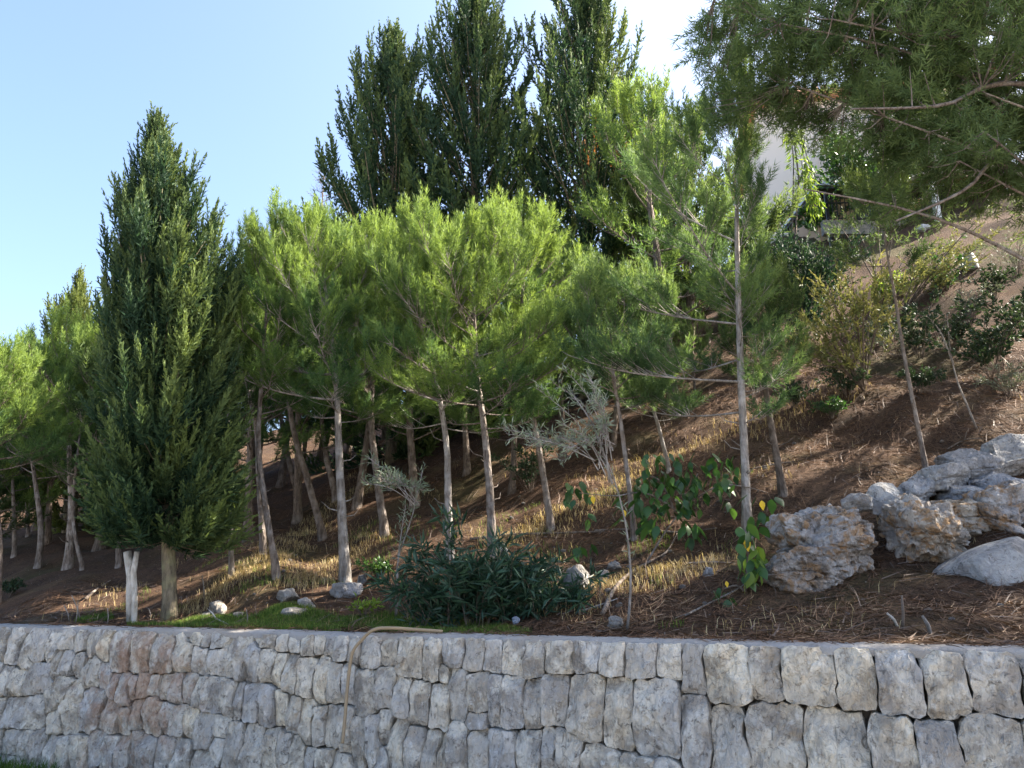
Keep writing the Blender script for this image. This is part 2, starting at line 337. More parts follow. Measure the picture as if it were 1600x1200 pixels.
# ------------------------------------------------------------------ the dry stone retaining wall
def wall_uv(px, py):
    a, b = ray(px, py); Y = WALL_S / (NX * a + NY)
    return NY * a * Y - NX * Y, EYE + b * Y
def wall_pt(u, v, d):            # d = distance proud of the face, towards the viewer
    lean = (WALL_TOP - v) * 0.06
    s = WALL_S - d - lean
    return Vector((u * NY + s * NX, -u * NX + s * NY, v))
TRACED = [
 (0,18,988,1034),(17,34,986,1037),(34,56,998,1050),(56,76,985,1030),(76,98,986,1034),(98,119,986,1014),(119,139,985,1018),(138,150,991,1028),(150,163,990,1022),(162,176,991,1030),(176,208,993,1051),(208,240,1000,1049),(240,276,1003,1052),(276,304,1003,1050),
 (0,8,1036,1088),(8,24,1038,1090),(23,48,1040,1090),(49,63,1046,1086),(63,86,1034,1078),(85,100,1014,1060),(100,119,1015,1053),(119,138,1018,1058),(134,147,1028,1078),(146,162,1023,1070),(160,176,1031,1072),(178,192,1055,1094),(190,210,1053,1103),(209,221,1055,1090),(220,240,1050,1090),(240,257,1052,1086),(256,273,1052,1092),(273,291,1052,1098),
 (0,14,1089,1131),(14,48,1091,1138),(47,77,1087,1137),(77,96,1078,1116),(94,120,1054,1092),(82,106,1114,1140),(107,134,1060,1147),(132,163,1074,1142),(163,193,1090,1144),(192,210,1103,1146),(210,230,1090,1140),(229,262,1088,1148),(260,276,1094,1148),(274,298,1096,1153),
 (0,14,1132,1176),(14,42,1136,1178),(42,62,1138,1186),(61,82,1138,1192),(82,103,1142,1200),(102,124,1148,1200),(123,148,1146,1200),(148,172,1142,1192),(170,192,1148,1198),(192,212,1148,1200),(212,231,1144,1200),(231,256,1150,1200),(256,282,1152,1200),(281,308,1156,1200),(308,340,1171,1200),(339,362,1152,1186),
 (296,318,997,1008),(318,332,998,1009),(332,358,997,1012),(408,432,998,1010),(432,452,999,1014),(453,474,1000,1018),(474,494,1000,1023),(494,508,1000,1019),(508,524,1000,1024),(524,548,1001,1032),(548,563,998,1032),
 (303,331,1011,1053),(331,360,1014,1057),(358,388,1003,1059),(385,410,1011,1067),(408,432,1013,1068),(431,450,1016,1075),(449,472,1019,1083),(470,496,1026,1090),(494,518,1021,1104),(515,541,1033,1102),(541,556,1033,1100),
 (291,313,1052,1097),(312,324,1056,1103),(323,354,1056,1112),(353,375,1060,1115),(374,388,1064,1120),(386,411,1069,1125),(410,436,1070,1133),(434,456,1077,1130),(455,476,1086,1145),(476,497,1093,1160),(497,517,1103,1162),(517,537,1102,1164),(537,554,1104,1176),
 (297,314,1101,1156),(314,341,1113,1169),(342,366,1116,1150),(362,387,1122,1194),(389,418,1127,1196),(418,444,1132,1200),(444,461,1140,1200),(460,483,1148,1200),(483,505,1160,1200),(505,527,1163,1200),(528,556,1172,1200),
 (563,598,997,1041),(598,626,998,1040),(627,663,1002,1053),(663,691,1000,1064),(692,727,999,1037),(727,758,997,1046),(758,787,998,1052),(787,822,998,1054),(822,852,997,1057),(852,897,998,1052),(897,938,999,1051),(938,977,999,1058),(977,1028,1000,1064),(1028,1066,1001,1063),(1066,1103,1003,1081),(1103,1172,1003,1101),(1174,1224,1004,1096),(1225,1303,1007,1103),(1305,1371,1006,1113),(1372,1439,1006,1127),(1441,1514,1010,1127),(1514,1592,1012,1119),(1594,1660,1012,1122),
 (560,592,1042,1115),(592,622,1039,1106),(621,645,1055,1119),(644,677,1058,1134),(676,706,1067,1140),(692,706,1039,1066),(706,734,1038,1122),(734,768,1049,1112),(768,790,1055,1135),(790,822,1052,1136),(822,850,1058,1138),(849,893,1053,1131),(892,946,1053,1153),(944,993,1061,1171),(994,1067,1063,1186),(1066,1114,1084,1193),(1113,1166,1108,1200),(1166,1257,1098,1200),(1258,1361,1108,1210),(1361,1431,1119,1210),(1432,1502,1128,1200),(1503,1600,1117,1210),(1601,1690,1124,1215),
 (556,578,1120,1188),(578,600,1117,1188),(598,622,1107,1164),(612,642,1120,1195),(641,668,1135,1200),(668,693,1142,1200),(692,708,1152,1200),(706,737,1125,1210),(736,771,1143,1210),(735,766,1113,1134),(771,811,1140,1210),(811,851,1139,1210),(850,874,1140,1195),(874,914,1135,1196),(906,975,1163,1215),(976,1025,1178,1220),(1028,1068,1175,1220),(598,620,1166,1200),
]
rects = []
for (x0, x1, y0, y1) in TRACED:
    u0 = wall_uv(x0, (y0 + y1) / 2)[0]; u1 = wall_uv(x1, (y0 + y1) / 2)[0]; xm = (x0 + x1) / 2
    v1 = wall_uv(xm, y0)[1]; v0 = wall_uv(xm, y1)[1]
    if y1 >= 1195 and xm > 100: v0 -= R.uniform(.06, .16)
    rects.append([u0, u1, v0, v1, True])
def inside_any(u, v, rs): return any(r[0] - .01 < u < r[1] + .01 and r[2] - .01 < v < r[3] + .01 for r in rs)
base_r = list(rects)
for (ua, ub) in ((-9.9, 1.6),):
    v = -0.05
    for row in range(4):
        h = [.31, .33, .36, .36][row]; u = ua + R.uniform(0, .2)
        while u < ub:
            w = R.uniform(.17, .33); uc = u + w / 2; a0, a1 = v + R.uniform(-.03, .03), v + h + R.uniform(-.03, .03)
            hit = sum(inside_any(uc + dx * w * .35, (a0 + a1) / 2 + dy * h * .3, base_r) for dx in (-1, 0, 1) for dy in (-1, 0, 1))
            if hit <= 3:
                up = [r for r in base_r if r[0] < uc < r[1]]
                if up and min(r[2] for r in up) < a1 + .02: a1 = min(r[2] for r in up) - .01
                if a1 - a0 > .12: rects.append([u, u + w, a0, min(a1, 1.31), False])
            u += w
        v += h
stone_wall = empty('stone_wall', wall_pt(-4, 0, 0), 'long retaining wall of rough grey limestone blocks below the hillside', 'wall')
stone_wall_inv = Matrix.Translation(-stone_wall.location)
RA = np.array([[r[0], r[1], r[2], r[3]] for r in rects])
WARP = [(R.uniform(0, 6.28), R.uniform(9, 42), R.uniform(0, 6.28)) for _ in range(14)]
def warp(u, v):                    # irregular, chipped joints
    du = np.zeros_like(u); dv = np.zeros_like(u)
    for i, (a, k_, ph) in enumerate(WARP):
        s = np.sin((u * math.cos(a) + v * math.sin(a)) * k_ + ph) * (.085 / k_)
        if i % 2: du = du + s
        else: dv = dv + s
    return u + du, v + dv
def make_stone(i):
    u0, u1, v0, v1, tr = rects[i]
    cu, cv, hw, hh = (u0 + u1) / 2, (v0 + v1) / 2, (u1 - u0) / 2, (v1 - v0) / 2
    nb_ = [j for j in range(len(rects)) if RA[j, 0] < u1 + .3 and RA[j, 1] > u0 - .3 and RA[j, 2] < v1 + .3 and RA[j, 3] > v0 - .3]
    N = 36
    th = np.linspace(0, 2 * math.pi, N, endpoint=False); dx, dy = np.cos(th) * hw, np.sin(th) * hh; ln = np.hypot(dx, dy); dx, dy = dx / ln, dy / ln
    t = np.linspace(.01, math.hypot(hw, hh) * 1.35 + .05, 90)
    U, V = cu + dx[:, None] * t, cv + dy[:, None] * t; Uw, Vw = warp(U, V)
    best = None; own = None
    for j in nb_:
        a0, a1, b0, b1 = RA[j]; qx = np.abs(Uw - (a0 + a1) / 2) - (a1 - a0) / 2; qy = np.abs(Vw - (b0 + b1) / 2) - (b1 - b0) / 2
        d = np.hypot(np.maximum(qx, 0), np.maximum(qy, 0)) + np.minimum(np.maximum(qx, qy), 0) + .10 * np.hypot((Uw - (a0 + a1) / 2), (Vw - (b0 + b1) / 2))
        if j == i: own = d
        else: best = d if best is None else np.minimum(best, d)
    qx = np.abs(Uw - cu) - hw; qy = np.abs(Vw - cv) - hh
    bad = (own > best) | (np.maximum(qx, qy) > .075) | (V > WALL_TOP - .004) | (V < -.12)
    rad = np.where(bad.any(1), t[np.argmax(bad, 1)], t[-1]) - R.uniform(.002, .007)
    rad = np.maximum(rad, .012)
    rad = np.minimum(rad, .2 * np.roll(rad, 1) + .6 * rad + .2 * np.roll(rad, -1) + .004)
    out = [(cu + dx[q] * rad[q], cv + dy[q] * rad[q]) for q in range(N)]
    area = abs(sum(out[a][0] * out[(a + 1) % N][1] - out[(a + 1) % N][0] * out[a][1] for a in range(N))) / 2
    if area < .0012: return None
    size = math.sqrt(area); D = min(.042, .12 * size + .014) * R.uniform(.8, 1.2); dep = R.uniform(-.012, .014)
    ph = R.uniform(0, 50); tu, tv = R.uniform(-.10, .10), R.uniform(-.10, .10)
    # split faces: the front is cut by a handful of random planes, edges are broken off unevenly
    planes = [(R.uniform(-.35, .35), R.uniform(-.35, .35), R.uniform(.0, .35) * D) for _ in range(3)]
    for a_ in [R.uniform(0, 6.283) for _ in range(6)]:
        sl = R.uniform(.35, 1.3); planes.append((-math.cos(a_) * sl, -math.sin(a_) * sl, sl * R.uniform(.36, .60) * size))
    verts = []
    rings = [(1.0, -.16), (1.0, -.020), (.994, .45 * D), (.962, .9 * D), (.87, D), (.74, D), (.58, D), (.41, D), (.22, D)]
    for ri, (sc_, d) in enumerate(rings):
        for (pu, pv) in out:
            uu, vv = cu + (pu - cu) * sc_, cv + (pv - cv) * sc_
            dd = d
            if ri > 0:
                p3 = Vector((uu * 9 + ph, vv * 7, ph * .37))
                k1 = mnoise.noise(p3); k2 = mnoise.noise(p3 * 3.1); k3 = mnoise.noise(Vector((uu * 46 + ph, vv * 15, ph)))
                x_, y_ = uu - cu, vv - cv
                if ri > 1:
                    dd = min([d + D * .35] + [D + c_ + a_ * x_ + b_ * y_ for a_, b_, c_ in planes]); dd = min(dd, d + D * .3)
                    dd = max(dd, -.012)
                amp = min(1, ri / 3)
                dd += amp * size * (.045 * k1 + .050 * k2 + .045 * k3) + dep + x_ * tu + y_ * tv
                wob = .014 * size / .25
                if ri < 5: uu += wob * mnoise.noise(p3 * 2.2 + Vector((9, 3, 1))); vv += wob * mnoise.noise(p3 * 2.2 + Vector((2, 7, 5)))
                else: uu += R.uniform(-.006, .006); vv += R.uniform(-.006, .006)
            verts.append(wall_pt(uu, vv, dd) - stone_wall.location)
    c = len(verts); verts.append(sum((verts[c - N + kk] for kk in range(N)), Vector()) / N)
    faces = []
    for r_ in range(len(rings) - 1):
        for kk in range(N):
            q = (r_ * N + kk, r_ * N + (kk + 1) % N, (r_ + 1) * N + (kk + 1) % N, (r_ + 1) * N + kk)
            faces += [(q[0], q[1], q[2]), (q[0], q[2], q[3])] if (kk + r_) % 2 else [(q[0], q[1], q[3]), (q[1], q[2], q[3])]
    b = (len(rings) - 1) * N
    for kk in range(N): faces.append((b + kk, b + (kk + 1) % N, c))
    me = bpy.data.meshes.new('stone'); me.from_pydata([tuple(v) for v in verts], [], faces)
    return link('stone', me, M['stone'], stone_wall)
n_st = 0
for i in range(len(rects)):
    if n_st < 300 and make_stone(i): n_st += 1
# backing behind the stones, and the cement capping along the top
mb = MB(); us = np.linspace(-10.2, 2.4, 90); b0 = 0
for u in us:
    for (v, d) in ((-.1, -.085), (.4, -.085), (.9, -.085), (WALL_TOP - .02, -.085), (WALL_TOP - .02, -.30), (-.1, -.30)):
        mb.v.append(wall_pt(u, v, d + .012 * mnoise.noise(Vector((u * 5, v * 5, 0)))) - stone_wall.location)
for i in range(len(us) - 1):
    for kk in range(6): mb.f.append((i * 6 + kk, (i + 1) * 6 + kk, (i + 1) * 6 + (kk + 1) % 6, i * 6 + (kk + 1) % 6))
mb.build('mortar_core', M['core'], stone_wall, smooth=False)
mb = MB(); us = np.linspace(-10.2, 2.4, 420)
prof_c = [(-.004, -.05), (.004, -.012), (-.012, .003), (-.06, .012), (-.16, .016), (-.27, .012), (-.36, .0), (-.42, -.03), (-.44, -.12)]
for u in us:
    ed = .022 * mnoise.noise(Vector((u * 4, 0, 3))) + .010 * mnoise.noise(Vector((u * 17, 1, 3)))
    dip = .02 * mnoise.noise(Vector((u * .9, 5, 3)))
    for q, (d, z) in enumerate(prof_c):
        zz = z + .010 * mnoise.noise(Vector((u * 7, d * 12, 9))) + dip * .5
        back = .05 * mnoise.noise(Vector((u * 1.7, 7, 1))) if q > 4 else 0
        mb.v.append(wall_pt(u, WALL_TOP + zz, d + (ed if q < 3 else 0) + back) - stone_wall.location)
m_ = len(prof_c)
for i in range(len(us) - 1):
    for kk in range(m_ - 1): mb.f.append((i * m_ + kk, (i + 1) * m_ + kk, (i + 1) * m_ + kk + 1, i * m_ + kk + 1))
cap_o = mb.build('cement_cap', M['cap'], stone_wall, smooth=True)
# ------------------------------------------------------------------ foliage templates (triangles along +Z)
rng = np.random.default_rng(11)
def needle_shoot(n=80, L=.26, nl=.085, w=.0042, spread=(62, 24)):
    h = np.sort(rng.uniform(.0, 1.0, n)); az = np.arange(n) * 2.39996 + rng.normal(0, .3, n)
    tilt = np.radians(np.interp(h, [0, 1], spread) + rng.normal(0, 7, n)); ln = nl * rng.uniform(.75, 1.15, n) * np.interp(h, [0, .15, 1], [.8, 1, .8])
    ax = np.stack([np.cos(az), np.sin(az), np.zeros(n)], 1)
    d = ax * np.sin(tilt)[:, None] + np.array([0, 0, 1]) * np.cos(tilt)[:, None]
    base = np.stack([np.zeros(n), np.zeros(n), h * L], 1) + ax * .004
    side = np.cross(d, rng.normal(size=(n, 3))); side /= np.linalg.norm(side, axis=1)[:, None]
    tri = np.stack([base - side * w / 2, base + side * w / 2, base + d * ln[:, None]], 1)
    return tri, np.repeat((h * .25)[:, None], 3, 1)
def spray(n=15, L=.34, sw=.075, w=.017, flat=.35):
    tris, tn = [], []
    h = np.linspace(.02, 1, n)
    for i, hh in enumerate(h):
        az = i * 2.39996 + rng.normal(0, .4); ln = sw * (1.15 - .75 * hh) * rng.uniform(.8, 1.25)
        tilt = math.radians(np.interp(hh, [0, 1], [48, 14]))
        ax = np.array([math.cos(az), math.sin(az) * flat + .2 * math.sin(az), 0])
        d = ax * math.sin(tilt) + np.array([0, 0, 1]) * math.cos(tilt); b = np.array([0, 0, hh * L])
        for q in range(3):
            dd = d + rng.normal(0, .28, 3); dd /= np.linalg.norm(dd); bb = b + d * ln * q * .30
            s = np.cross(dd, rng.normal(size=3)); s /= np.linalg.norm(s); l2 = ln * rng.uniform(.7, 1.1)
            tris.append([bb - s * w / 2, bb + s * w / 2, bb + dd * l2]); tn.append([hh * .35 + q * .08] * 3)
    s = np.array([1, .3, 0]); tris.append([-s * w * .3, s * w * .3, np.array([0, 0, L * 1.18])]); tn.append([.2] * 3)
    return np.array(tris), np.array(tn)
def blade_leaf(L=1.0, w=.3, bend=.15):      # a folded pointed leaf, 4 triangles, along +Z
    m = np.array([0, bend * .3, L * .45]); t = np.array([0, -bend, L]); l = np.array([-w / 2, -.06 * L, L * .42]); r = np.array([w / 2, -.06 * L, L * .42]); o = np.zeros(3)
    tri = np.array([[o, m, l], [o, r, m], [l, m, t], [m, r, t]])
    return tri, np.zeros((4, 3))
def scatter(templates, pos, dirs, scale, tint, roll=None):
    pos = np.asarray(pos, float).reshape(-1, 3); n = len(pos)
    d = np.asarray(dirs, float).reshape(-1, 3); d = d / np.maximum(np.linalg.norm(d, axis=1), 1e-9)[:, None]
    ref = np.where(np.abs(d[:, 2:3]) < .93, np.array([[0, 0, 1.0]]), np.array([[1.0, 0, 0]]))
    x = np.cross(ref, d); x /= np.linalg.norm(x, axis=1)[:, None]; y = np.cross(d, x)
    a = rng.uniform(0, 6.283, n) if roll is None else np.asarray(roll)
    x2 = x * np.cos(a)[:, None] + y * np.sin(a)[:, None]; y2 = np.cross(d, x2)
    Mx = np.stack([x2, y2, d], 2) * np.asarray(scale).reshape(-1, 1, 1)
    which = rng.integers(0, len(templates), n); V, T = [], []
    for k, (tri, tn) in enumerate(templates):
        sel = np.where(which == k)[0]
        if len(sel) == 0: continue
        v = np.einsum('nij,tj->nti', Mx[sel], tri.reshape(-1, 3)) + pos[sel][:, None, :]
        V.append(v.reshape(-1, 3)); T.append((np.asarray(tint)[sel][:, None] + tn.reshape(-1)[None, :]).reshape(-1))
    V = np.concatenate(V); T = np.clip(np.concatenate(T), 0, 1)
    return V, T
def foliage(name, parent, mat, templates, pos, dirs, scale, tint, roll=None, origin=None):
    V, T = scatter(templates, pos, dirs, scale, tint, roll)
    if origin is not None: V = V - np.array(origin)
    return link(name, new_mesh_np(name, V, np.arange(len(V)).reshape(-1, 3), T), mat, parent)
SH_HI = [needle_shoot(36, .25, .096, .0098) for _ in range(5)]
SH_MID = [needle_shoot(26, .25, .094, .0125) for _ in range(5)]
SH_LOW = [needle_shoot(20, .27, .105, .0175) for _ in range(5)]
SH_BIG = [needle_shoot(28, .22, .10, .0105, (80, 34)) for _ in range(5)]
CAN = [needle_shoot(32, .34, .076, .0120, (52, 16)) for _ in range(4)]
CAN_LO = [needle_shoot(24, .34, .072, .0160, (52, 16)) for _ in range(4)]
SPR = [spray() for _ in range(6)]
SPR_LO = [spray(8, .36, .09, .034) for _ in range(6)]
LEAF = [blade_leaf(1, .30, .2), blade_leaf(1, .26, .35)]
LANCE = [blade_leaf(1, .15, .12), blade_leaf(1, .13, .25)]
OVAL = [blade_leaf(1, .5, .3), blade_leaf(1, .55, .45)]

def rot_dir(az, el): return Vector((math.cos(el) * math.cos(az), math.cos(el) * math.sin(az), math.sin(el)))

# ------------------------------------------------------------------ pines
def pine(label, path, crown0, R_c, r0, shoots=SH_MID, nl=20, seed=1, env=None, asym=(0, 0), mat='needle', bark='bark', up=.45, dens=.82,
         group='young pines on the hillside', name='pine_tree', tint0=.35, ssc=1.0, el0=(8, 58), stubs=0, candles=7, limb=.28):
    r_ = random.Random(seed)
    base = Vector(path[0]); o = empty(name, base, label, 'tree', group)
    pts = resample([Vector(p) - base for p in path], 18)
    H = pts[-1].z
    def P(f):
        f = max(0, min(1, f)) * 17; k = min(int(f), 16); return pts[k].lerp(pts[k + 1], f - k)
    rad = [r0 * (1 - .80 * (i / 17) ** 1.15) * (1.0 + (.6 if i == 0 else .12 if i == 1 else 0)) for i in range(18)]
    pts2 = list(pts); pts2[0] = pts2[0] - Vector((0, 0, .12))
    MB().tube(resample(pts2, 40), np.interp(np.linspace(0, 17, 40), range(18), rad), 9, True, .07, r_).build('trunk', M[bark], o, smooth=True)
    env = env or [(0, .72), (.15, 1.0), (.4, 1.0), (.65, .9), (.85, .68), (1, .42)]
    ex, ey = zip(*env)
    pos, dirs, scl, tin = [], [], [], []; cp_, cd_, cs_, ct_ = [], [], [], []
    def candle(p, d, s, t): cp_.append(tuple(p)); cd_.append(tuple(d)); cs_.append(s); ct_.append(t)
    def shoot(p, d, s, t): pos.append(tuple(p)); dirs.append(tuple(d)); scl.append(s); tin.append(t)
    for i in range(nl):
        hf = (i + r_.uniform(-.3, .3)) / nl; hf = max(0, min(.97, hf)); f = crown0 + (1 - crown0) * hf
        az = i * 2.39996 + r_.uniform(-.5, .5)
        L = R_c * np.interp(hf, ex, ey) * r_.uniform(.78, 1.12) * (1 + asym[0] * math.cos(az - asym[1]))
        if L < .12: continue
        el = math.radians(np.interp(hf, [0, 1], el0) + r_.uniform(-8, 8)); rb = max(.005, r0 * limb * (L / R_c) * (1 - .45 * hf))
        p = P(f); lp = [p.copy()]; nseg = 8; a2 = az
        for s in range(nseg):
            a2 += r_.uniform(-.14, .14); e2 = el + math.radians(30) * (s / nseg) ** 1.3
            p = p + rot_dir(a2, e2) * (L / nseg); lp.append(p.copy())
        br = MB().tube(lp, [rb * (1 - .78 * s / nseg) for s in range(nseg + 1)], 5, False, .1, r_)
        lt = r_.uniform(-.24, .20)
        nsub = max(5, int((.35 + L) * 15 * dens))
        for b in range(nsub):
            t = r_.uniform(.26, 1.0) if b < nsub - 1 else 1.0
            k = min(int(t * nseg), nseg - 1); q = lp[k].lerp(lp[k + 1], t * nseg - k); dv = (lp[k + 1] - lp[k]).normalized()
            side = Vector((-dv.y, dv.x, 0)).normalized() * (1 if b % 2 else -1)
            l2 = (.16 + .34 * L * (1.15 - t)) * r_.uniform(.6, 1.15)
            d2 = (dv * r_.uniform(.5, 1.0) + side * r_.uniform(.4, 1.0) + Vector((0, 0, r_.uniform(-.12, .5)))).normalized()
            if b == nsub - 1: d2 = dv; l2 = .15
            tp = [q]
            for s in range(3): d2 = (d2 + Vector((0, 0, .16)) + Vector((r_.uniform(-.12, .12), r_.uniform(-.12, .12), r_.uniform(-.06, .06)))).normalized(); tp.append(tp[-1] + d2 * l2 / 3)
            br.tube([tp[0], tp[2], tp[3]], [max(.003, rb * .38), .0026, .002], 3, False)
            tb = tint0 + lt - .12 + .46 * hf + .12 * t + r_.uniform(-.18, .18)  # tint rises with height: lit top and shaded lower crown painted in
            ns = max(3, int(l2 / (.084 if shoots is SH_HI else .078)))
            for s in range(ns):
                tt = .35 + .65 * s / max(1, ns - 1); kk = min(int(tt * 3), 2); pp = tp[kk].lerp(tp[kk + 1], tt * 3 - kk)
                upw = min(.9, up * (0.12 + 1.5 * hf ** 1.4))
                dd = (d2 + Vector((r_.uniform(-.55, .55), r_.uniform(-.55, .55), r_.uniform(-.3, .4))) * .8).normalized() * (1 - upw) + Vector((0, 0, 1)) * upw
                shoot(pp, dd, ssc * r_.uniform(.62, 1.0) * (.95 if s < ns - 1 else 1.1), tb + .12 * (s / ns))
            if hf > .28 and r_.random() < .25 + .75 * hf: candle(tp[-1] - Vector((0, 0, .05)), Vector((r_.uniform(-.16, .16), r_.uniform(-.16, .16), 1)), ssc * r_.uniform(.7, 1.15), tb + .22)
        br.build('branch', M[bark], o, smooth=True)
    top = P(1.0)
    for c in range(candles):
        a = c * 2.4; rr = .05 + .05 * c * R_c
        for q in range(3):
            candle(top + Vector((math.cos(a) * rr, math.sin(a) * rr, -.05 - .16 * q)), rot_dir(a, math.radians(84 - 2 * c)), ssc * r_.uniform(.9, 1.2), tint0 + .45)
    for c in range(stubs):                         # dead stubs on the bare trunk
        f = r_.uniform(.25 * crown0, crown0); a = r_.uniform(0, 6.28); p = P(f); ln = r_.uniform(.05, .32)
        MB().tube([p, p + rot_dir(a, .25) * ln * .6, p + rot_dir(a + .2, .45) * ln], [r0 * .17, r0 * .11, r0 * .04], 5, True).build('branch_stub', M[bark], o, smooth=True)
    V1, T1 = scatter(shoots, pos, dirs, scl, tin); V2, T2 = scatter(CAN_LO if shoots is SH_LOW else CAN, cp_, cd_, cs_, ct_)
    V = np.concatenate([V1, V2]); T = np.concatenate([T1, T2])
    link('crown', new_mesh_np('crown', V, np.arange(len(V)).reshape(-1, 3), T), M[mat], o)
    return o
PROTO = {}
def pine_copy(key, label, b, tp, rz, group, wide=1.0):
    """a copy of a background pine with copies of its trunk, branches and crown"""
    src, h0 = PROTO[key]; s = (tp.z - b.z) / h0
    r = src.copy(); COL.objects.link(r); r.location = b; r.rotation_euler = (0, 0, rz); r.scale = (s * wide, s * wide, s); tag(r, label, 'tree', group)
    for ch in list(src.children):
        c = ch.copy(); COL.objects.link(c); c.parent = r
    return r
def px_path(pts, Y): return [at(x, y, Y) for x, y in pts]
def pine_px(label, trunk, R_px, crown_y, r_px, **k):
    """trunk: image points from base to top; the first one stands on the ground and fixes the depth"""
    Y = k.pop('Y', None)
    b = ground(*trunk[0]) if Y is None else at_ground(trunk[0][0], Y)
    Y = b.y; path = [b] + [at(x, y, Y) for x, y in trunk[1:]]
    sc_ = Y * 1.0 / F_PX; zc = top_z(crown_y, Y); H = path[-1].z - b.z; f = (H - k.pop('over', .62) * R_px * sc_) / H
    path = [b + Vector((q.x - b.x, q.y - b.y, (q.z - b.z) * (f if q.z > zc else 1) if q.z <= zc else (zc - b.z) + (q.z - zc) * max(.2, (H * f - (zc - b.z)) / (H - (zc - b.z))))) for q in path]
    z = [p.z for p in path]
    return pine(label, path, (zc - z[0]) / (z[-1] - z[0]), R_px * sc_, r_px * sc_ * .72, **k)

# foremost pines
pine_px('pine with a slender pale trunk and rounded crown right of the dark cypress', [(540, 912), (534, 800), (529, 690), (527, 570), (518, 440), (510, 335)], 158, 670, 11,
        shoots=SH_HI, nl=30, seed=3, stubs=6, dens=.95, el0=(-4, 56), mat='needle', asym=(.28, math.pi), bark='bark_pale')
pine_px('pine with bright yellow-green crown above the oleander bush', [(770, 868), (765, 770), (757, 670), (746, 540), (742, 420), (738, 350)], 180, 685, 10,
        shoots=SH_HI, nl=32, seed=5, stubs=5, dens=.95, el0=(-6, 56), tint0=.5, bark='bark')
pine_px('pine with leaning trunk and upright bright candles left of the silvery olive', [(862, 828), (846, 725), (828, 620), (815, 490), (818, 400), (820, 340)], 105, 560, 8,
        shoots=SH_HI, nl=18, seed=8, stubs=4, tint0=.5)
pine_px('pine with a peeling pale trunk rising behind the oleander bush', [(703, 872), (700, 780), (697, 690), (680, 560), (655, 440), (640, 350)], 150, 665, 9,
        shoots=SH_HI, nl=28, seed=12, dens=.85, el0=(-4, 56), tint0=.52, bark='bark_pale', stubs=3)
pine_px('tall pine with straight grey trunk left of the pitted rocks', [(1168, 838), (1163, 700), (1157, 570), (1152, 430), (1150, 300), (1156, 180), (1160, 75)], 182, 650, 10.0, over=.22,
        shoots=SH_HI, nl=36, seed=21, stubs=7, mat='needle_cool', limb=.22, candles=4, asym=(.74, math.radians(172)), bark='bark_pale', up=.36, el0=(-4, 66), dens=.9,
        env=[(0, .85), (.15, 1.0), (.35, 1.0), (.52, .66), (.7, .34), (.88, .18), (1, .08)], tint0=.3)
pine_px('brown barked pine just behind the tall grey pine, its lower trunk leaning', [(1224, 772), (1206, 670), (1196, 600), (1192, 520), (1200, 430)], 85, 620, 8.5, shoots=SH_MID, nl=14, seed=23, mat='needle_dark', bark='bark_dark', stubs=4)
pine_px('slim pine between the tall grey pine and the silvery olive', [(992, 842), (984, 769), (970, 660), (958, 560), (950, 430)], 115, 640, 7, shoots=SH_MID, nl=20, seed=25, stubs=4, mat='needle_cool')
pine_px('thin young pine with pale stem under the tall grey pine crown', [(1046, 735), (1030, 670), (1018, 620), (1010, 520), (1010, 430)], 90, 650, 5, shoots=SH_MID, nl=14, seed=27, mat='needle_cool', bark='bark_pale')
pine_px('spindly leaning pine sapling with scant needles above the pitted rocks', [(1447, 731), (1427, 630), (1411, 545), (1396, 450), (1384, 380), (1374, 300), (1368, 250)], 90, 470, 5, shoots=SH_MID, nl=9, seed=29, mat='needle_dark', bark='bark', dens=.6, stubs=6, tint0=.4)
pine_px('bushy pine left of the forked olive sapling with a dark leaning trunk', [(602, 838), (589, 745), (580, 650), (585, 540), (590, 420), (592, 355)], 120, 660, 9, seed=31, nl=22, shoots=SH_MID, tint0=.5, bark='bark')
pine_px('pine with bare leaning trunk standing in the sunlit strip', [(434, 904), (416, 800), (404, 700), (410, 580), (420, 440), (424, 360)], 110, 650, 8, seed=33, nl=20, shoots=SH_MID, stubs=4)
pine_px('pine standing close behind the bare leaning one', [(412, 866), (405, 760), (400, 670), (385, 560), (372, 460)], 100, 650, 7, seed=35, nl=16, shoots=SH_MID, stubs=3)
pine_px('dark slanting pine deeper in the grove', [(506, 842), (482, 755), (457, 665), (450, 560), (455, 450), (462, 375)], 120, 650, 8, seed=37, nl=20, shoots=SH_MID, bark='bark_dark')
pine_px('slanting dark pine trunk farthest up the shaded slope', [(466, 772), (450, 715), (440, 660), (430, 560), (430, 420)], 110, 660, 7, seed=39, nl=16, shoots=SH_LOW, bark='bark_dark')
pine_px('pine with reddish trunk directly behind the slender pale one', [(526, 780), (510, 715), (503, 660), (500, 560), (505, 420)], 120, 650, 7, seed=41, nl=18, shoots=SH_LOW, bark='bark')
pine_px('thin pale-stemmed pine at the right edge of the dark cypress', [(362, 900), (360, 810), (358, 735), (356, 620), (352, 480)], 70, 640, 5.5, seed=43, nl=12, shoots=SH_MID, bark='bark_pale', mat='needle_dark')
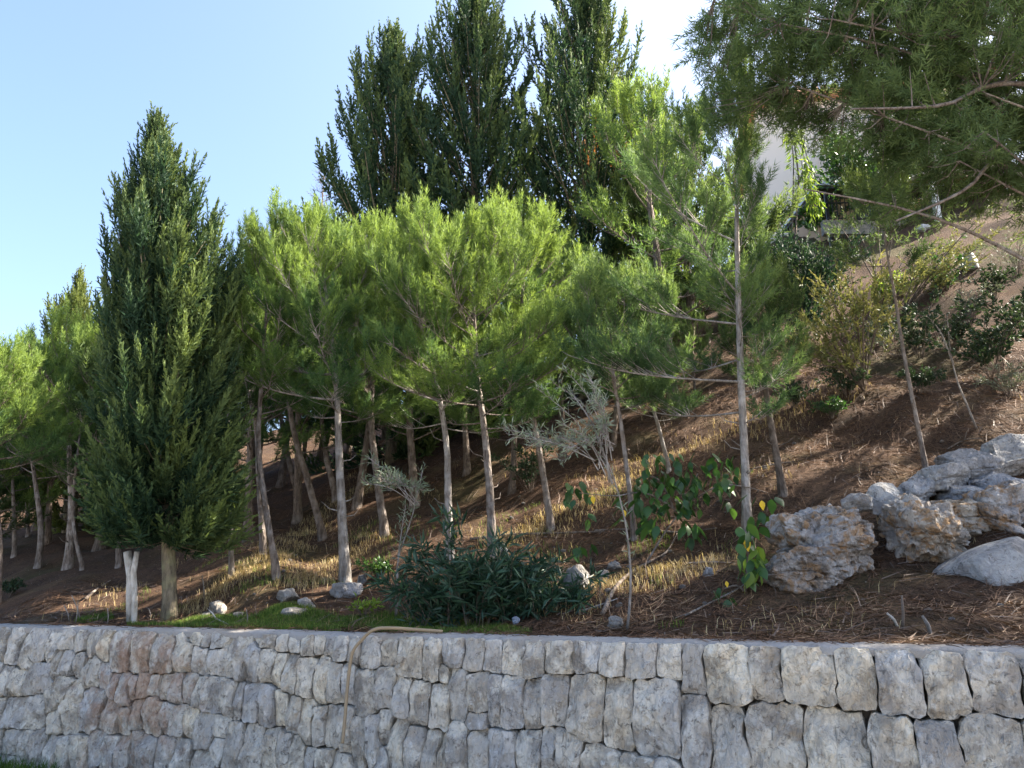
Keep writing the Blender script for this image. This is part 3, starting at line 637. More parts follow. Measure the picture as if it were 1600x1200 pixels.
# left margin
pine_px('pine with twisted trunk at the left edge of the grove', [(60, 886), (64, 830), (56, 760), (50, 660), (45, 560)], 110, 740, 7, seed=45, nl=20, shoots=SH_MID, mat='needle', tint0=.42)
pine_px('pine with thick bluish trunk left of the dark cypress', [(106, 889), (112, 800), (110, 740), (112, 620), (116, 480)], 120, 750, 9, seed=47, nl=24, shoots=SH_MID, stubs=8, tint0=.4)
pine_px('thin crooked pine stem leaning beside the thick bluish trunk', [(130, 890), (118, 840), (114, 780), (128, 650), (140, 520)], 70, 700, 4.5, seed=49, nl=14, shoots=SH_MID)
pine_px('slim pine trunk half hidden by the left side of the dark cypress', [(186, 886), (184, 820), (180, 740), (182, 620), (186, 520)], 90, 720, 6, seed=51, nl=14, shoots=SH_LOW, mat='needle_dark')
pine_px('nearest pine cut off by the left edge of the picture', [(-6, 944), (-2, 850), (-10, 740), (-14, 640), (-10, 540)], 120, 760, 9, seed=53, nl=24, shoots=SH_HI, stubs=5, tint0=.45, bark='bark_dark')
pine_px('small pine far back at the left edge', [(22, 870), (22, 820), (20, 700), (14, 560)], 80, 760, 5, seed=55, nl=16, shoots=SH_LOW, tint0=.5)
pine_px('distant pine trunk between the two at the far left', [(44, 838), (42, 790), (40, 690), (36, 590)], 80, 740, 4, seed=57, nl=14, shoots=SH_LOW, tint0=.5)
# deeper rows: crowns that close the view behind the front pines
back = [(300, 13.5, 560, 100, 'pine crown showing just behind the dark cypress on its right side'),
        (395, 12.5, 395, 120, 'pine with lit crown filling the gap right of the dark cypress'),
        (470, 13.5, 380, 120, 'pine behind the grove below the bare brown treetop'),
        (560, 13.0, 385, 120, 'pine deep in the grove under the leftmost of the three tall cypresses'),
        (650, 12.5, 365, 120, 'pine with lit top under the gap between the left and middle tall cypresses'),
        (730, 13.5, 385, 120, 'pine deep in the grove in front of the middle tall cypress'),
        (800, 12.0, 400, 120, 'pine deep in the grove in front of the right tall cypress'),
        (880, 12.5, 350, 110, 'dark green pine with upright candles below the right tall cypress'),
        (960, 12.0, 400, 120, 'shaded pine behind the silvery olive'),
        (1060, 12.5, 110, 120, 'pine with pale sunlit shoots behind the top of the tall grey pine'),
        (1095, 13.0, 430, 100, 'shaded pine low behind the tall grey pine trunk'),
        (90, 16.0, 540, 100, 'pine far behind the thick bluish trunk'),
        (170, 15.0, 520, 110, 'pine far behind the left flank of the dark cypress'),
        (240, 15.0, 560, 110, 'pine hidden almost wholly behind the dark cypress')]
far = [(-60, 15, 600), (-20, 18, 590), (30, 20, 580), (70, 19, 560), (130, 21, 540), (190, 19, 520), (250, 20, 470), (310, 18, 470), (350, 21, 430), (400, 19, 420), (440, 17, 430), (500, 20, 400), (540, 18, 420), (600, 20, 430), (680, 19, 430), (760, 20, 430), (840, 19, 420), (930, 18, 420), (1000, 17, 380), (1050, 18, 350), (1080, 17, 400), (1085, 15, 240), (1020, 15, 290), (1120, 16, 330)]
for i, (x, Y, ty, rp, lab) in enumerate(back):
    b = at_ground(x, Y); tp = at(x, ty + 20 + .55 * rp, Y)
    if i < 5:
        mid = b.lerp(tp, .5) + Vector((R.uniform(-.2, .2), R.uniform(-.2, .2), 0))
        PROTO[i] = (pine(lab, [b, mid, tp], .30, rp * Y / F_PX, .075, shoots=SH_LOW, nl=24, seed=100 + i, mat='needle_cool' if i == 4 else 'needle', tint0=.42, bark='bark_dark', dens=.7), tp.z - b.z)
    else:
        pine_copy(4 if i in (7, 8, 10) else i % 4, lab, b, tp, R.uniform(0, 6.28), 'young pines on the hillside')
for i, (x, Y, ty) in enumerate(far):
    b = at_ground(x, Y); tp = at(x, ty + 60, Y)
    if i == 0: PROTO['far'] = (pine('one of the pines farther up the slope behind the front rows of the grove', [b, b.lerp(tp, .5) + Vector((.2, 0, 0)), tp], .2, 1.6, .08, shoots=SH_LOW, nl=24, seed=150, mat='needle_dark', bark='bark_dark', dens=.7, ssc=1.3, group='pines behind the grove'), tp.z - b.z)
    else: pine_copy('far' if i % 2 else 4, 'one of the pines farther up the slope behind the front rows of the grove', b, tp, R.uniform(0, 6.28), 'pines behind the grove', R.uniform(.95, 1.2))
# the big pine whose crown hangs into the upper right corner
def big_pine():
    r_ = random.Random(77); base = Vector((8.0, 7.3, 0)); base.z = gz(base.x, base.y)
    o = empty('large_pine_tree', base, 'large pine whose dark crown overhangs the upper right corner', 'tree')
    tr = resample([Vector((0, 0, -.2)), Vector((-.3, -.1, 2.4)), Vector((-.6, -.2, 4.3)), Vector((-.7, -.3, 6.4))], 20)
    MB().tube(tr, [.20 * (1 - .035 * q) for q in range(20)], 12, True, .08, r_).build('trunk', M['bark'], o, smooth=True)
    C = Vector((5.1, 7.0, 7.3)); E = Vector((3.25, 1.5, 2.35)); limbs = []
    ends = [Vector((2.1, 6.8, 7.6)), Vector((2.6, 6.4, 7.0)), Vector((3.6, 6.6, 6.1)), Vector((4.2, 6.1, 5.6)), Vector((2.5, 7.3, 8.3))]
    for q in range(24):
        a = r_.uniform(0, 6.283); f = r_.uniform(.6, .98); e = r_.uniform(-1.2, 1.3); ends.append(C + Vector((E.x * math.cos(a) * math.cos(e), E.y * math.sin(a) * math.cos(e), E.z * math.sin(e))) * f)
    for e in ends:
        e = e - base; st = min(tr, key=lambda t: abs(t.z - (e.z - 1.0 - .12 * abs(e.x)))); L = (e - st).length
        pts = resample([st, st.lerp(e, .35) + Vector((r_.uniform(-.2, .2), r_.uniform(-.2, .2), -.15 * L * .3)), st.lerp(e, .7) + Vector((r_.uniform(-.2, .2), r_.uniform(-.2, .2), r_.uniform(-.2, .1))), e], 14); limbs.append(pts)
    def bare(x0, y0, x1, y1, Y, sag=.1):
        a_, b_ = at(x0, y0, Y) - base, at(x1, y1, Y - .4) - base; limbs.append(resample([tr[9], a_, a_.lerp(b_, .5) + Vector((0, 0, -sag)), b_], 14))
    bare(1605, 222, 1400, 345, 6.8); bare(1600, 60, 1300, 30, 6.6); bare(1600, 130, 1330, 170, 6.3)
    mbs = [MB().tube(pts, [.034 * (1 - .06 * q) for q in range(14)], 6, True, .1, r_) for pts in limbs]
    allp = [(p, i) for i, l in enumerate(limbs) for p in l[3:]]; A = np.array([tuple(p) for p, _ in allp])
    pos, dirs, scl, tin = [], [], [], []
    n = 0
    while n < 1700:
        v = Vector((r_.uniform(-1, 1), r_.uniform(-1, 1), r_.uniform(-1, 1)))
        if v.length > 1 or mnoise.noise(v * 2.6 + Vector((5, 2, 9))) < -.30: continue
        w = C + Vector((v.x * E.x, v.y * E.y, v.z * E.z)) - base
        if (w.x + base.x > 6.4 or w.z + base.z > 8.6) and r_.random() < .35: continue
        xw, zw = w.x + base.x, w.z + base.z
        if (xw < 3.35 and zw < 6.6) or (xw < 3.9 and zw < 6.0) or zw < 5.5: continue
        n += 1
        d2 = ((A - np.array(tuple(w))) ** 2).sum(1); j = int(np.argmin(d2)); q, li = allp[j]
        if (w - q).length > .9: w = q + (w - q).normalized() * r_.uniform(.5, .9)
        m = q.lerp(w, .5) + Vector((0, 0, -.05)); mbs[li].tube([q, m, w], [.009, .006, .003], 3, False)
        dv = (w - q).normalized(); tb = .34 + r_.uniform(-.2, .25)
        for s in range(7):
            t = .40 + .60 * s / 6; pp = q.lerp(w, t) + Vector((r_.gauss(0, .05), r_.gauss(0, .05), r_.gauss(0, .05)))
            dd = dv * .6 + Vector((r_.gauss(0, .7), r_.gauss(0, .7), r_.gauss(.12, .55))); pos.append(tuple(pp)); dirs.append(tuple(dd)); scl.append(r_.uniform(.75, 1.2)); tin.append(tb + r_.uniform(-.1, .15))
    for m in mbs: m.build('branch', M['bark'], o, smooth=True)
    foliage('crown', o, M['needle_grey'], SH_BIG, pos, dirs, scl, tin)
big_pine()
# pines on the same slope just past the right edge of the view; their shade falls on the rocks
for i, (x, y, h, k_) in enumerate(((9.2, 6.9, 4.8, 0), (11.0, 8.4, 5.8, 1), (9.9, 11.0, 5.0, 2))):
    b = Vector((x, y, gz(x, y))); pine_copy(k_, 'one of the pines standing just past the right edge of the picture', b, b + Vector((0, 0, h)), 1.3 * i, 'pines past the right edge', 1.15)

# ------------------------------------------------------------------ cypresses
def cypress(label, base, top, Rm, r0, nb=230, seed=1, mat='cyp', sprays=SPR, env=None, clear=.0, group='tall cypresses', name='cypress_tree', sp=8, ssc=1.0, gold=.0, dead_at=None, tint0=.25, el=(38, 66), low=1.0):
    r_ = random.Random(seed); base = Vector(base); top = Vector(top)
    o = empty(name, base, label, 'tree', group); ax = top - base; H = ax.length
    tp = [Vector((0, 0, -.15))] + [ax * f + Vector((mnoise.noise(Vector((f * 3, seed, 0))), mnoise.noise(Vector((f * 3, 0, seed))), 0)) * .05 * min(1, f * 4) for f in np.linspace(.03, .97, 12)]
    MB().tube(tp, [r0 * (1.15 if i == 0 else 1) * (1 - .93 * i / 12) for i in range(13)], 9, True, .08, r_).build('trunk', M['bark_cyp'], o, smooth=True)
    env = env or [(0, .7), (.1, .95), (.25, 1.05), (.45, .95), (.62, .74), (.78, .50), (.9, .28), (1, .08)]
    ex, ey = zip(*env); pos, dirs, scl, tin = [], [], [], []; dp, dd_, ds, dt = [], [], [], []
    wood = MB()
    lob = [(r_.uniform(0, 6.28), r_.uniform(.1, .95), r_.uniform(.5, 1.0)) for _ in range(16)]
    for i in range(nb):
        hf = ((i + r_.uniform(0, 1)) / nb) ** low; f = clear + (1 - clear) * hf * .96; az = i * 2.39996 + r_.uniform(-.6, .6)
        lump = 1.0
        for (la, lh, ls) in lob:
            da = math.cos(az - la); lump += .22 * ls * max(0, da - .6) / .4 * math.exp(-((hf - lh) / .07) ** 2)
        # radius reached at the branch TIP height
        Lr = Rm * np.interp(min(1, hf + .06), ex, ey) * (r_.uniform(.55, 1.08) if hf < .45 else r_.uniform(.35, 1.2)) * lump
        e = math.radians(np.interp(hf, [0, .1, .3, 1], [-18, 8, el[0], el[1]]) + r_.uniform(-8, 8)); L = Lr / max(.25, math.cos(e + .18)); L = min(L, max(.10, (ax.z * (1 - f)) * .80 + .06) / max(.3, math.sin(max(.3, e + .3))))
        p = ax * f; lp = [p.copy()]
        for s in range(6):
            p = p + rot_dir(az + r_.uniform(-.12, .12), e + .5 * (s / 6) ** 1.5) * (L / 6); lp.append(p.copy())
        wood.tube(lp[:6], [max(.004, r0 * .16 * (L / (Rm * 1.3)) * (1 - .16 * s)) for s in range(6)], 3, False)
        tb = tint0 + r_.uniform(-.16, .16) + (gold if math.cos(az - .1) > .2 else 0) * r_.random()  # branches facing the sun tinted yellower, sunlight put into the crown colour
        n = max(4, int(sp * (0.5 + L / Rm)))
        for s in range(n):
            t = .22 + .78 * (s + r_.random()) / n; t = min(t, 1); k = min(int(t * 6), 5); q = lp[k].lerp(lp[k + 1], t * 6 - k); dv = (lp[k + 1] - lp[k]).normalized()
            d = (dv * .75 + Vector((r_.uniform(-.6, .6), r_.uniform(-.6, .6), r_.uniform(-.05, .55))) * .8 + Vector((0, 0, .38))).normalized()
            w = base + q
            tgt = (pos, dirs, scl, tin)
            if dead_at is not None and (w - dead_at[0]).length < dead_at[1] * r_.uniform(.6, 1.2): tgt = (dp, dd_, ds, dt)
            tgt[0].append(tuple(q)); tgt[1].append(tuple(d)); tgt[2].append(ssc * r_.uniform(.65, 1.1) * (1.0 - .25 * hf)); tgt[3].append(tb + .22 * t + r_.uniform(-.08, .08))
        # pointed tip
        for q in range(2):
            pos.append(tuple(lp[6] - (lp[6] - lp[5]) * .4 * q)); dirs.append(tuple((lp[6] - lp[5]).normalized() * .6 + Vector((0, 0, .7)))); scl.append(ssc * r_.uniform(.8, 1.15) * (1.05 - .3 * hf)); tin.append(tb + .3)
    for q in range(14):
        pos.append(tuple(ax * (.90 + .007 * q))); dirs.append((r_.uniform(-.3, .3), r_.uniform(-.3, .3), 1)); scl.append(ssc * .8); tin.append(tint0 + .3)
    wood.build('branches', M['bark_cyp'], o)
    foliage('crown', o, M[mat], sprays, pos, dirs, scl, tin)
    if dp: tag(foliage('dead_foliage', o, M['dead'], sprays, dp, dd_, ds, [.5 + .3 * math.sin(q) for q in range(len(dp))]), 'orange patch of dead foliage')
    return o
cb = ground(266, 966)
cypress('broad dark cypress with dense skirt near the left end of the wall', cb, at(240, 200, cb.y), .60, .085, nb=480, seed=5, clear=.135, low=1.3, mat='cyp_blue', sp=6, ssc=1.42, gold=.3, group=None, name='broad_cypress_tree', tint0=.1,
        env=[(0, .66), (.05, .98), (.12, 1.12), (.3, 1.06), (.5, 1.04), (.62, .80), (.75, .54), (.86, .30), (.95, .12), (1, .06)], el=(38, 60))
def far_cyp(label, px, Y, ty, rp, seed, **k):
    b = at_ground(px, Y); t = at(px, ty, Y)
    return cypress(label, b, t, rp * Y / F_PX, .16, seed=seed, sprays=SPR_LO, el=(30, 58), **k)
far_cyp('leftmost of the three tall cypresses against the sky', 612, 16.5, 48, 138, 61, nb=330, sp=8, ssc=1.65, gold=.35, group='three tall cypresses behind the grove', tint0=.18, mat='cyp_blue')
far_cyp('middle one of the three tall cypresses, cut by the top edge', 742, 16.0, -40, 142, 62, nb=360, sp=8, ssc=1.65, gold=.4, group='three tall cypresses behind the grove', tint0=.16, mat='cyp_blue')
dq = at(950, 243, 15.3)
far_cyp('rightmost tall cypress with an orange dead patch low in its crown', 918, 16.0, -55, 140, 63, nb=360, sp=8, ssc=1.65, gold=.45, dead_at=(dq, .55), group='three tall cypresses behind the grove', tint0=.16, mat='cyp_blue')
far_cyp('small pointed cypress peeking out left of the broad dark one', 122, 17.0, 435, 75, 64, nb=150, sp=8, ssc=1.2, gold=.4, group=None, tint0=.4)
# thin brown treetops on the skyline
def thin_tree(label, px, Y, ty, rp, seed):
    b = at_ground(px, Y); t = at(px, ty, Y); r_ = random.Random(seed)
    o = empty('bare_tree', b, label, 'tree'); H = t.z - b.z
    MB().tube([(0, 0, -.1), (.05, 0, H * .5), (0, 0, H)], [.06, .04, .008], 6).build('trunk', M['bark_dark'], o, smooth=True)
    pos, dirs, scl, tin = [], [], [], []; wood = MB()
    for i in range(70):
        f = .45 + .54 * i / 70; az = i * 2.4; L = rp * Y / F_PX * (1.05 - f) / .6 * r_.uniform(.6, 1.1); p = Vector((0, 0, H * f)); d = rot_dir(az, .45)
        wood.tube([p, p + d * L * .6, p + d * L + Vector((0, 0, L * .2))], [.010, .007, .003], 3, False)
        for s in range(6):
            q = p + d * L * (.3 + .14 * s); pos.append(tuple(q)); dirs.append(tuple(d + Vector((r_.uniform(-.7, .7), r_.uniform(-.7, .7), r_.uniform(0, .8))))); scl.append(r_.uniform(.5, .8)); tin.append(r_.random())
    wood.build('branches', M['bark_dark'], o)
    foliage('crown', o, M['bare'], [spray(6, .36, .08, .011) for _ in range(3)], pos, dirs, scl, tin)
thin_tree('sparse brown treetop on the skyline left of the tall cypresses', 472, 18, 262, 60, 71)
thin_tree('small brown treetop on the skyline beside the sparse taller one', 402, 18, 330, 45, 72)
# ------------------------------------------------------------------ rocks
def rock_mesh(sx, sy, sz, seed, sub=5, pits=0.0, strata=0.0, amp=.22, box=.5, angular=0.0, pit_k=11.0):
    bm = bmesh.new(); bmesh.ops.create_icosphere(bm, subdivisions=sub, radius=1.0)
    off = Vector((seed * 3.7, seed * 1.3, seed * 7.1)); rr = random.Random(seed)
    planes = [(Vector((rr.gauss(0, 1), rr.gauss(0, 1), rr.gauss(0, .8))).normalized(), rr.uniform(.62, .9)) for _ in range(int(10 * angular) + (0 if angular == 0 else 3))]
    for v in bm.verts:
        p = v.co.copy(); m = max(abs(p.x), abs(p.y), abs(p.z)); q = p.lerp(p / m, box * .75)
        for n_, d_ in planes:
            e = q.dot(n_) - d_
            if e > 0: q = q - n_ * e * .92
        w = Vector((q.x * sx, q.y * sy, q.z * sz))
        h = amp * (mnoise.noise(q * 1.3 + off) + .55 * mnoise.noise(q * 2.9 + off) + .30 * mnoise.noise(q * 6.3 + off) + .11 * mnoise.noise(q * 14 + off) + .045 * mnoise.noise(q * 31 + off)) * min(sx, sy, sz)
        nrm = p.normalized()
        if strata:
            fr = (w.z * 6.5 + .9 * mnoise.noise(w * 1.6 + off) + .25 * mnoise.noise(w * 6 + off)) % 1.0; h += strata * (fr * 1.1 - .55 if fr < .88 else -1.1) * (1 - abs(nrm.z) * .6)
        if pits:
            for kk, dep in ((pit_k, 1.0), (pit_k * 2.2, .42)):
                if mnoise.noise(w * 2.3 + off * 1.7 + Vector((kk, 0, 0))) > -.05:
                    d0 = mnoise.voronoi(w * kk + off)[0][0]
                    if d0 < .30: h -= pits * dep * (1 - (d0 / .30) ** 4)
        v.co = w + nrm * h
    me = bpy.data.meshes.new('rock'); bm.to_mesh(me); bm.free(); return me
def rock(label, px, py, w_px, h_px, seed, mat='field_rock', depth=1.0, cat='rock', name='rock', group=None, Y=None, sub=4, sink=.25, rz=0.0, tilt=0.0, **k):
    g = ground(px, py) if Y is None else at_ground(px, Y); s = g.y / F_PX
    sx, sz = w_px * s / 2, h_px * s / 2
    k['amp'] = k.get('amp', .22) * 1.25; me = rock_mesh(sx, sx * depth, sz, seed, sub, **{'angular': .35, **k})
    o = link(name, me, M[mat], None, (g.x, g.y + sx * depth * .4, g.z + sz * (1 - 2 * sink)), smooth=(k.get('angular', 0) == 0))
    o.rotation_euler = (0, tilt, rz); tag(o, label, cat, group); return o
def boulder(label, px, pb, w_px, h_px, Y, seed, mat='karst', depth=.8, smooth=None, **k):
    s = Y / F_PX; c = at(px, pb - h_px / 2, Y); sx, sz = w_px * s / 2, h_px * s / 2
    rz, tilt = k.pop('rz', 0.0), k.pop('tilt', 0.0)
    me = rock_mesh(sx, sx * depth, sz, seed, **k)
    o = link('boulder', me, M[mat], None, (c.x, c.y + sx * depth * .5, c.z), smooth=(k.get('angular', 0) == 0) if smooth is None else smooth); o.rotation_euler = (0, tilt, rz)
    return tag(o, label, 'boulder', 'weathered boulders above the wall')
Yb = ground(1290, 915).y
boulder('big pitted boulder beside the yellow-leaved plant, grey above and ochre below', 1302, 905, 170, 130, Yb + .10, 5, sub=6, pits=.07, strata=.03, amp=.34, box=.55, rz=.15, angular=.6, smooth=False)
boulder('low holed boulder at the foot of the big pitted one', 1262, 930, 150, 78, Yb - .10, 9, sub=6, pits=.07, strata=.025, amp=.34, box=.45, rz=-.1, angular=.6, smooth=False)
boulder('honeycombed boulder with a dark hollow right of the needle gully', 1462, 893, 150, 120, Yb + .12, 12, sub=6, pits=.10, strata=.03, amp=.36, box=.5, rz=.2, pit_k=7.0, angular=.6, smooth=False)
boulder('rounded pitted boulder above the honeycombed one, with round holes', 1500, 838, 150, 60, Yb + .40, 15, sub=6, pits=.06, strata=.04, amp=.26, box=.6, angular=.5, smooth=False)
boulder('ochre pitted boulder at the right edge above the smooth grey slab', 1590, 862, 130, 105, Yb + .30, 18, sub=6, pits=.06, strata=.03, amp=.28, box=.6, angular=.5, smooth=False)
for q, (x, y, w, h, dy, lab) in enumerate(((1590, 742, 80, 52, 1.15, 'topmost pale ledge block at the right edge'), (1530, 752, 70, 44, 1.05, 'pale ledge block second from the right edge, top row'), (1480, 768, 62, 40, .95, 'pale ledge block in the middle of the top row'), (1436, 784, 54, 36, .88, 'pale ledge block at the left end of the top row'),
        (1580, 792, 90, 50, .85, 'cracked pale block under the topmost ledge at the right edge'), (1515, 800, 74, 40, .78, 'flat pale block below the middle of the ledge'), (1455, 812, 60, 30, .72, 'low pale block tucked under the left part of the ledge'))):
    boulder(lab, x, y + 6, w * 1.5, h * 1.35, Yb + dy, 200 + q, sub=5, pits=.012, strata=.02, amp=.22, box=.75, angular=.9, tilt=-.2 + .1 * (q % 3), rz=.3 * q, mat='grey_rock')
boulder('upright pale grey block above the needle gully', 1388, 808, 62, 58, Yb + .55, 27, sub=5, pits=.0, amp=.14, box=.85, angular=1.0, mat='grey_rock')
boulder('small pale wedge of rock behind the big pitted boulder', 1340, 800, 50, 34, Yb + .5, 30, sub=4, amp=.18, box=.6, angular=.8, mat='grey_rock')
boulder('smooth sloping grey slab of rock at the right edge', 1590, 960, 200, 110, Yb - .35, 33, sub=5, pits=.0, amp=.07, box=.5, angular=.7, mat='grey_rock', tilt=-.35)
rock('tall grey rock with a flat face right of the oleander bush', 903, 926, 44, 46, 41, angular=1.0, amp=.12, box=.6, sink=.1, rz=.4)
rock('pale knobbly stone left of the white-stemmed olive sapling', 960, 892, 22, 18, 42, amp=.25)
rock('small pitted stone between the tall grey rock and the white stem', 946, 908, 14, 22, 43, amp=.3, mat='karst')
rock('whitish stone at the foot of the white-stemmed olive sapling', 962, 982, 24, 20, 44, amp=.25, sink=.15)
rock('rough grey rock at the foot of the slender pale pine', 540, 932, 46, 26, 45, amp=.25, sink=.2)
rock('flat grey rock half buried in the sunlit strip', 450, 938, 36, 22, 46, amp=.2, sink=.25)
rock('long low grey rock at the edge of the green grass', 458, 962, 40, 16, 47, amp=.2, sink=.25)
rock('pale lumpy rock between the two flat grey ones', 476, 950, 26, 20, 48, amp=.25)
rock('rounded dark grey rock where the sunlit strip meets the grass', 338, 962, 28, 26, 49, amp=.15, sink=.15)
rock('small light stone right of the rounded dark rock', 372, 966, 18, 12, 50, amp=.2)
rock('small grey stone left of the rounded dark rock', 322, 966, 16, 12, 51, amp=.2)
rock('little grey stone up the slope behind the slender pale pine', 566, 912, 16, 18, 52, amp=.25)
rock('pale stone just above the oleander bush beside the pine trunk', 785, 862, 18, 16, 53, amp=.2, mat='white_rock')
rock('squarish stump-like stone left of the pitted rocks', 1107, 900, 16, 18, 54, amp=.15, box=.7)
wb = at_ground(1520, 14.0); g_ = None
o = rock('bright white block of stone high on the slope at right', 1520, 422, 30, 34, 60, mat='white_rock', angular=.8, box=.85, amp=.1, sink=.0, cat='stone')
rock('white stone among orange litter below the fence', 1443, 362, 22, 18, 61, mat='white_rock', amp=.25, cat='stone')
SMALL = [rock_mesh(.5, .45, .35, 70 + q, 2, amp=.3, box=.4) for q in range(5)]
for i in range(110):
    px, py = R.uniform(380, 1580), R.uniform(690, 975)
    g = ground(px, py)
    if g.y > 12 or (1170 < px and 700 < py < 935 and px - 1170 > (935 - py) * .2): continue
    sz = R.uniform(.025, .07)
    o = link('small_stone', SMALL[i % 5], M['karst'] if i % 3 == 0 else M['field_rock'], None, (g.x, g.y, g.z + sz * .12), smooth=True)
    o.scale = (sz, sz, sz * R.uniform(.6, 1)); o.rotation_euler = (R.uniform(-.4, .4), R.uniform(-.4, .4), R.uniform(0, 6))
    tag(o, 'one of the small pale stones scattered loosely over the needle-covered slope', 'stone', 'small stones on the slope')

# ------------------------------------------------------------------ shrubs and saplings
def leafy(name, label, cat, base, stems, leaf, lmat, n_leaf, size, bark, tint=(.2, .9), group=None, droop=0.0, r0=.012, start=.35, twig=.12, seed=1, upb=.3):
    """stems: list of world-space polylines; leaves sit on short side twigs along them"""
    r_ = random.Random(seed); base = Vector(base); o = empty(name, base, label, cat, group)
    pos, dirs, scl, tin = [], [], [], []
    for st in stems:
        pts = resample([Vector(p) - base for p in st], 10)
        rs_ = r0 if st is stems[0] or st is stems[1] else r0 * .42
        mb = MB().tube(pts, [max(.002, rs_ * (1 - .08 * q)) for q in range(10)], 6, True)
        for b in range(n_leaf):
            t = start + (1 - start) * (b + r_.random()) / n_leaf; k = min(int(t * 9), 8); q = pts[k].lerp(pts[k + 1], t * 9 - k); dv = (pts[k + 1] - pts[k]).normalized()
            out = Vector((r_.gauss(0, 1), r_.gauss(0, 1), r_.gauss(0, .6))); out = (out - dv * out.dot(dv)).normalized()
            d = (dv * .7 + out * .8 + Vector((0, 0, upb - droop))).normalized(); tl = twig * r_.uniform(.1, 1.0)
            if twig > .05: mb.tube([q, q + d * tl], [.0022, .0014], 3, False)
            m = 1 if twig < .05 else max(2, int(tl / size * 2.2))
            for s in range(m):
                pp = q + d * tl * (s + 1) / m; o2 = Vector((r_.gauss(0, 1), r_.gauss(0, 1), r_.gauss(0, .7))).normalized()
                pos.append(tuple(pp)); dirs.append(tuple(d * .65 + o2 * .6 + Vector((0, 0, -droop)))); scl.append(size * r_.uniform(.65, 1.1)); tin.append(r_.uniform(*tint))
        mb.build('stem', M[bark], o, smooth=True)
    foliage('foliage', o, M[lmat], leaf, pos, dirs, scl, tin)
    return o
def fan(base, n, L, spread, seed, up=1.0, bend=.5, az=None):
    r_ = random.Random(seed); out = []
    for i in range(n):
        a = r_.uniform(0, 6.283) if az is None else r_.uniform(*az); s = r_.uniform(.1, 1) * spread; l = L * r_.uniform(.55, 1.05)
        b = Vector(base) + Vector((math.cos(a), math.sin(a), 0)) * r_.uniform(0, .12) * L
        out.append([b, b + Vector((math.cos(a) * s * .35, math.sin(a) * s * .35, up * .5)) * l, b + Vector((math.cos(a) * s * (.7 + bend * .3), math.sin(a) * s * (.7 + bend * .3), up * .85)) * l,
                    b + Vector((math.cos(a) * s * (1 + bend * .3), math.sin(a) * s * (1 + bend * .3), up * .92)) * l])
    return out
ob = ground(775, 985); st = []
for q, (dx, n, L, sp) in enumerate(((-.42, 16, .60, .8), (-.18, 26, .82, .6), (.10, 26, .62, .8), (.36, 20, .52, .9), (.62, 12, .40, 1.0), (-.66, 8, .5, .9))):
    st += fan(ob + Vector((dx, .22, -.03)), n, L, sp, 300 + q)
for (x, y, x2, y2) in ((690, 960, 655, 858), (700, 960, 700, 812), (700, 950, 648, 880), (730, 960, 720, 815), (665, 965, 632, 925)):
    a = at(x, y, ob.y + .2); b = at(x2, y2, ob.y + .1); st.append([a, a.lerp(b, .5) + Vector((0, 0, .06)), b, b + (b - a) * .08 + Vector((-.06, 0, -.05))])
leafy('oleander_bush', 'dense dark green oleander bush with long narrow leaves behind the wall', 'bush', ob, st, LANCE, 'oleander', 30, .16, 'bark_dark', (.1, .85), r0=.006, start=.12, twig=.03, seed=31, droop=.12, upb=.35)
# lime shoot poking out of the oleander
lb = at(705, 850, ob.y + .25)
leafy('bright_green_shoot', 'bright green leafy shoot sprouting above the oleander bush', 'plant', ground(706, 900), [[ground(706, 900), lb, at(694, 800, lb.y)], [ground(706, 900), lb, at(715, 806, lb.y)]], LANCE, 'lime', 9, .10, 'bark', (.1, .8), r0=.005, start=.6, twig=.02, seed=33)
# olive saplings
b = ground(618, 966); Y = b.y
fork = at(622, 872, Y); tips = [at(652, 775, Y), at(640, 790, Y + .1), at(628, 800, Y - .05)]
st = [[b, at(620, 920, Y), fork, at(640, 820, Y), tips[0], at(660, 735, Y)], [b + Vector((.01, 0, 0)), at(621, 920, Y), fork, at(629, 820, Y), at(634, 790, Y)]]
for q in range(9): 
    a = at(640 + q * 2, 790, Y); e = at(R.uniform(552, 664), R.uniform(712, 768), Y + R.uniform(-.3, .3)); st.append([a, a.lerp(e, .5) + Vector((0, 0, .06)), e])
leafy('olive_sapling', 'forked young olive with a low grey-green crown left of the oleander', 'tree', b, st, LANCE, 'olive', 24, .072, 'bark_pale', (.0, .55), r0=.011, start=.42, twig=.11, seed=35, group='olive saplings')
b = ground(980, 986); Y = b.y
st = [[b, at(985, 930, Y), at(984, 870, Y), at(974, 800, Y), at(955, 735, Y), at(935, 690, Y)]]
hub = at(960, 750, Y)
for q in range(17):
    a = at(R.uniform(930, 965), R.uniform(690, 760), Y); e = at(R.uniform(835, 950), R.uniform(565, 730), Y + R.uniform(-.25, .25)); st.append([a, a.lerp(e, .5) + Vector((.03, 0, .08)), e])
for q in range(5):
    a = at(930, 720, Y); e = at(R.uniform(780, 850), R.uniform(655, 700), Y + R.uniform(-.2, .2)); st.append([a, a.lerp(e, .5) + Vector((0, 0, .05)), e])
leafy('olive_sapling', 'silvery olive sapling with a single thin whitish stem behind the wall', 'tree', b, st, LANCE, 'olive', 22, .070, 'bark_pale', (.25, .95), r0=.012, start=.35, twig=.09, seed=37, group='olive saplings')
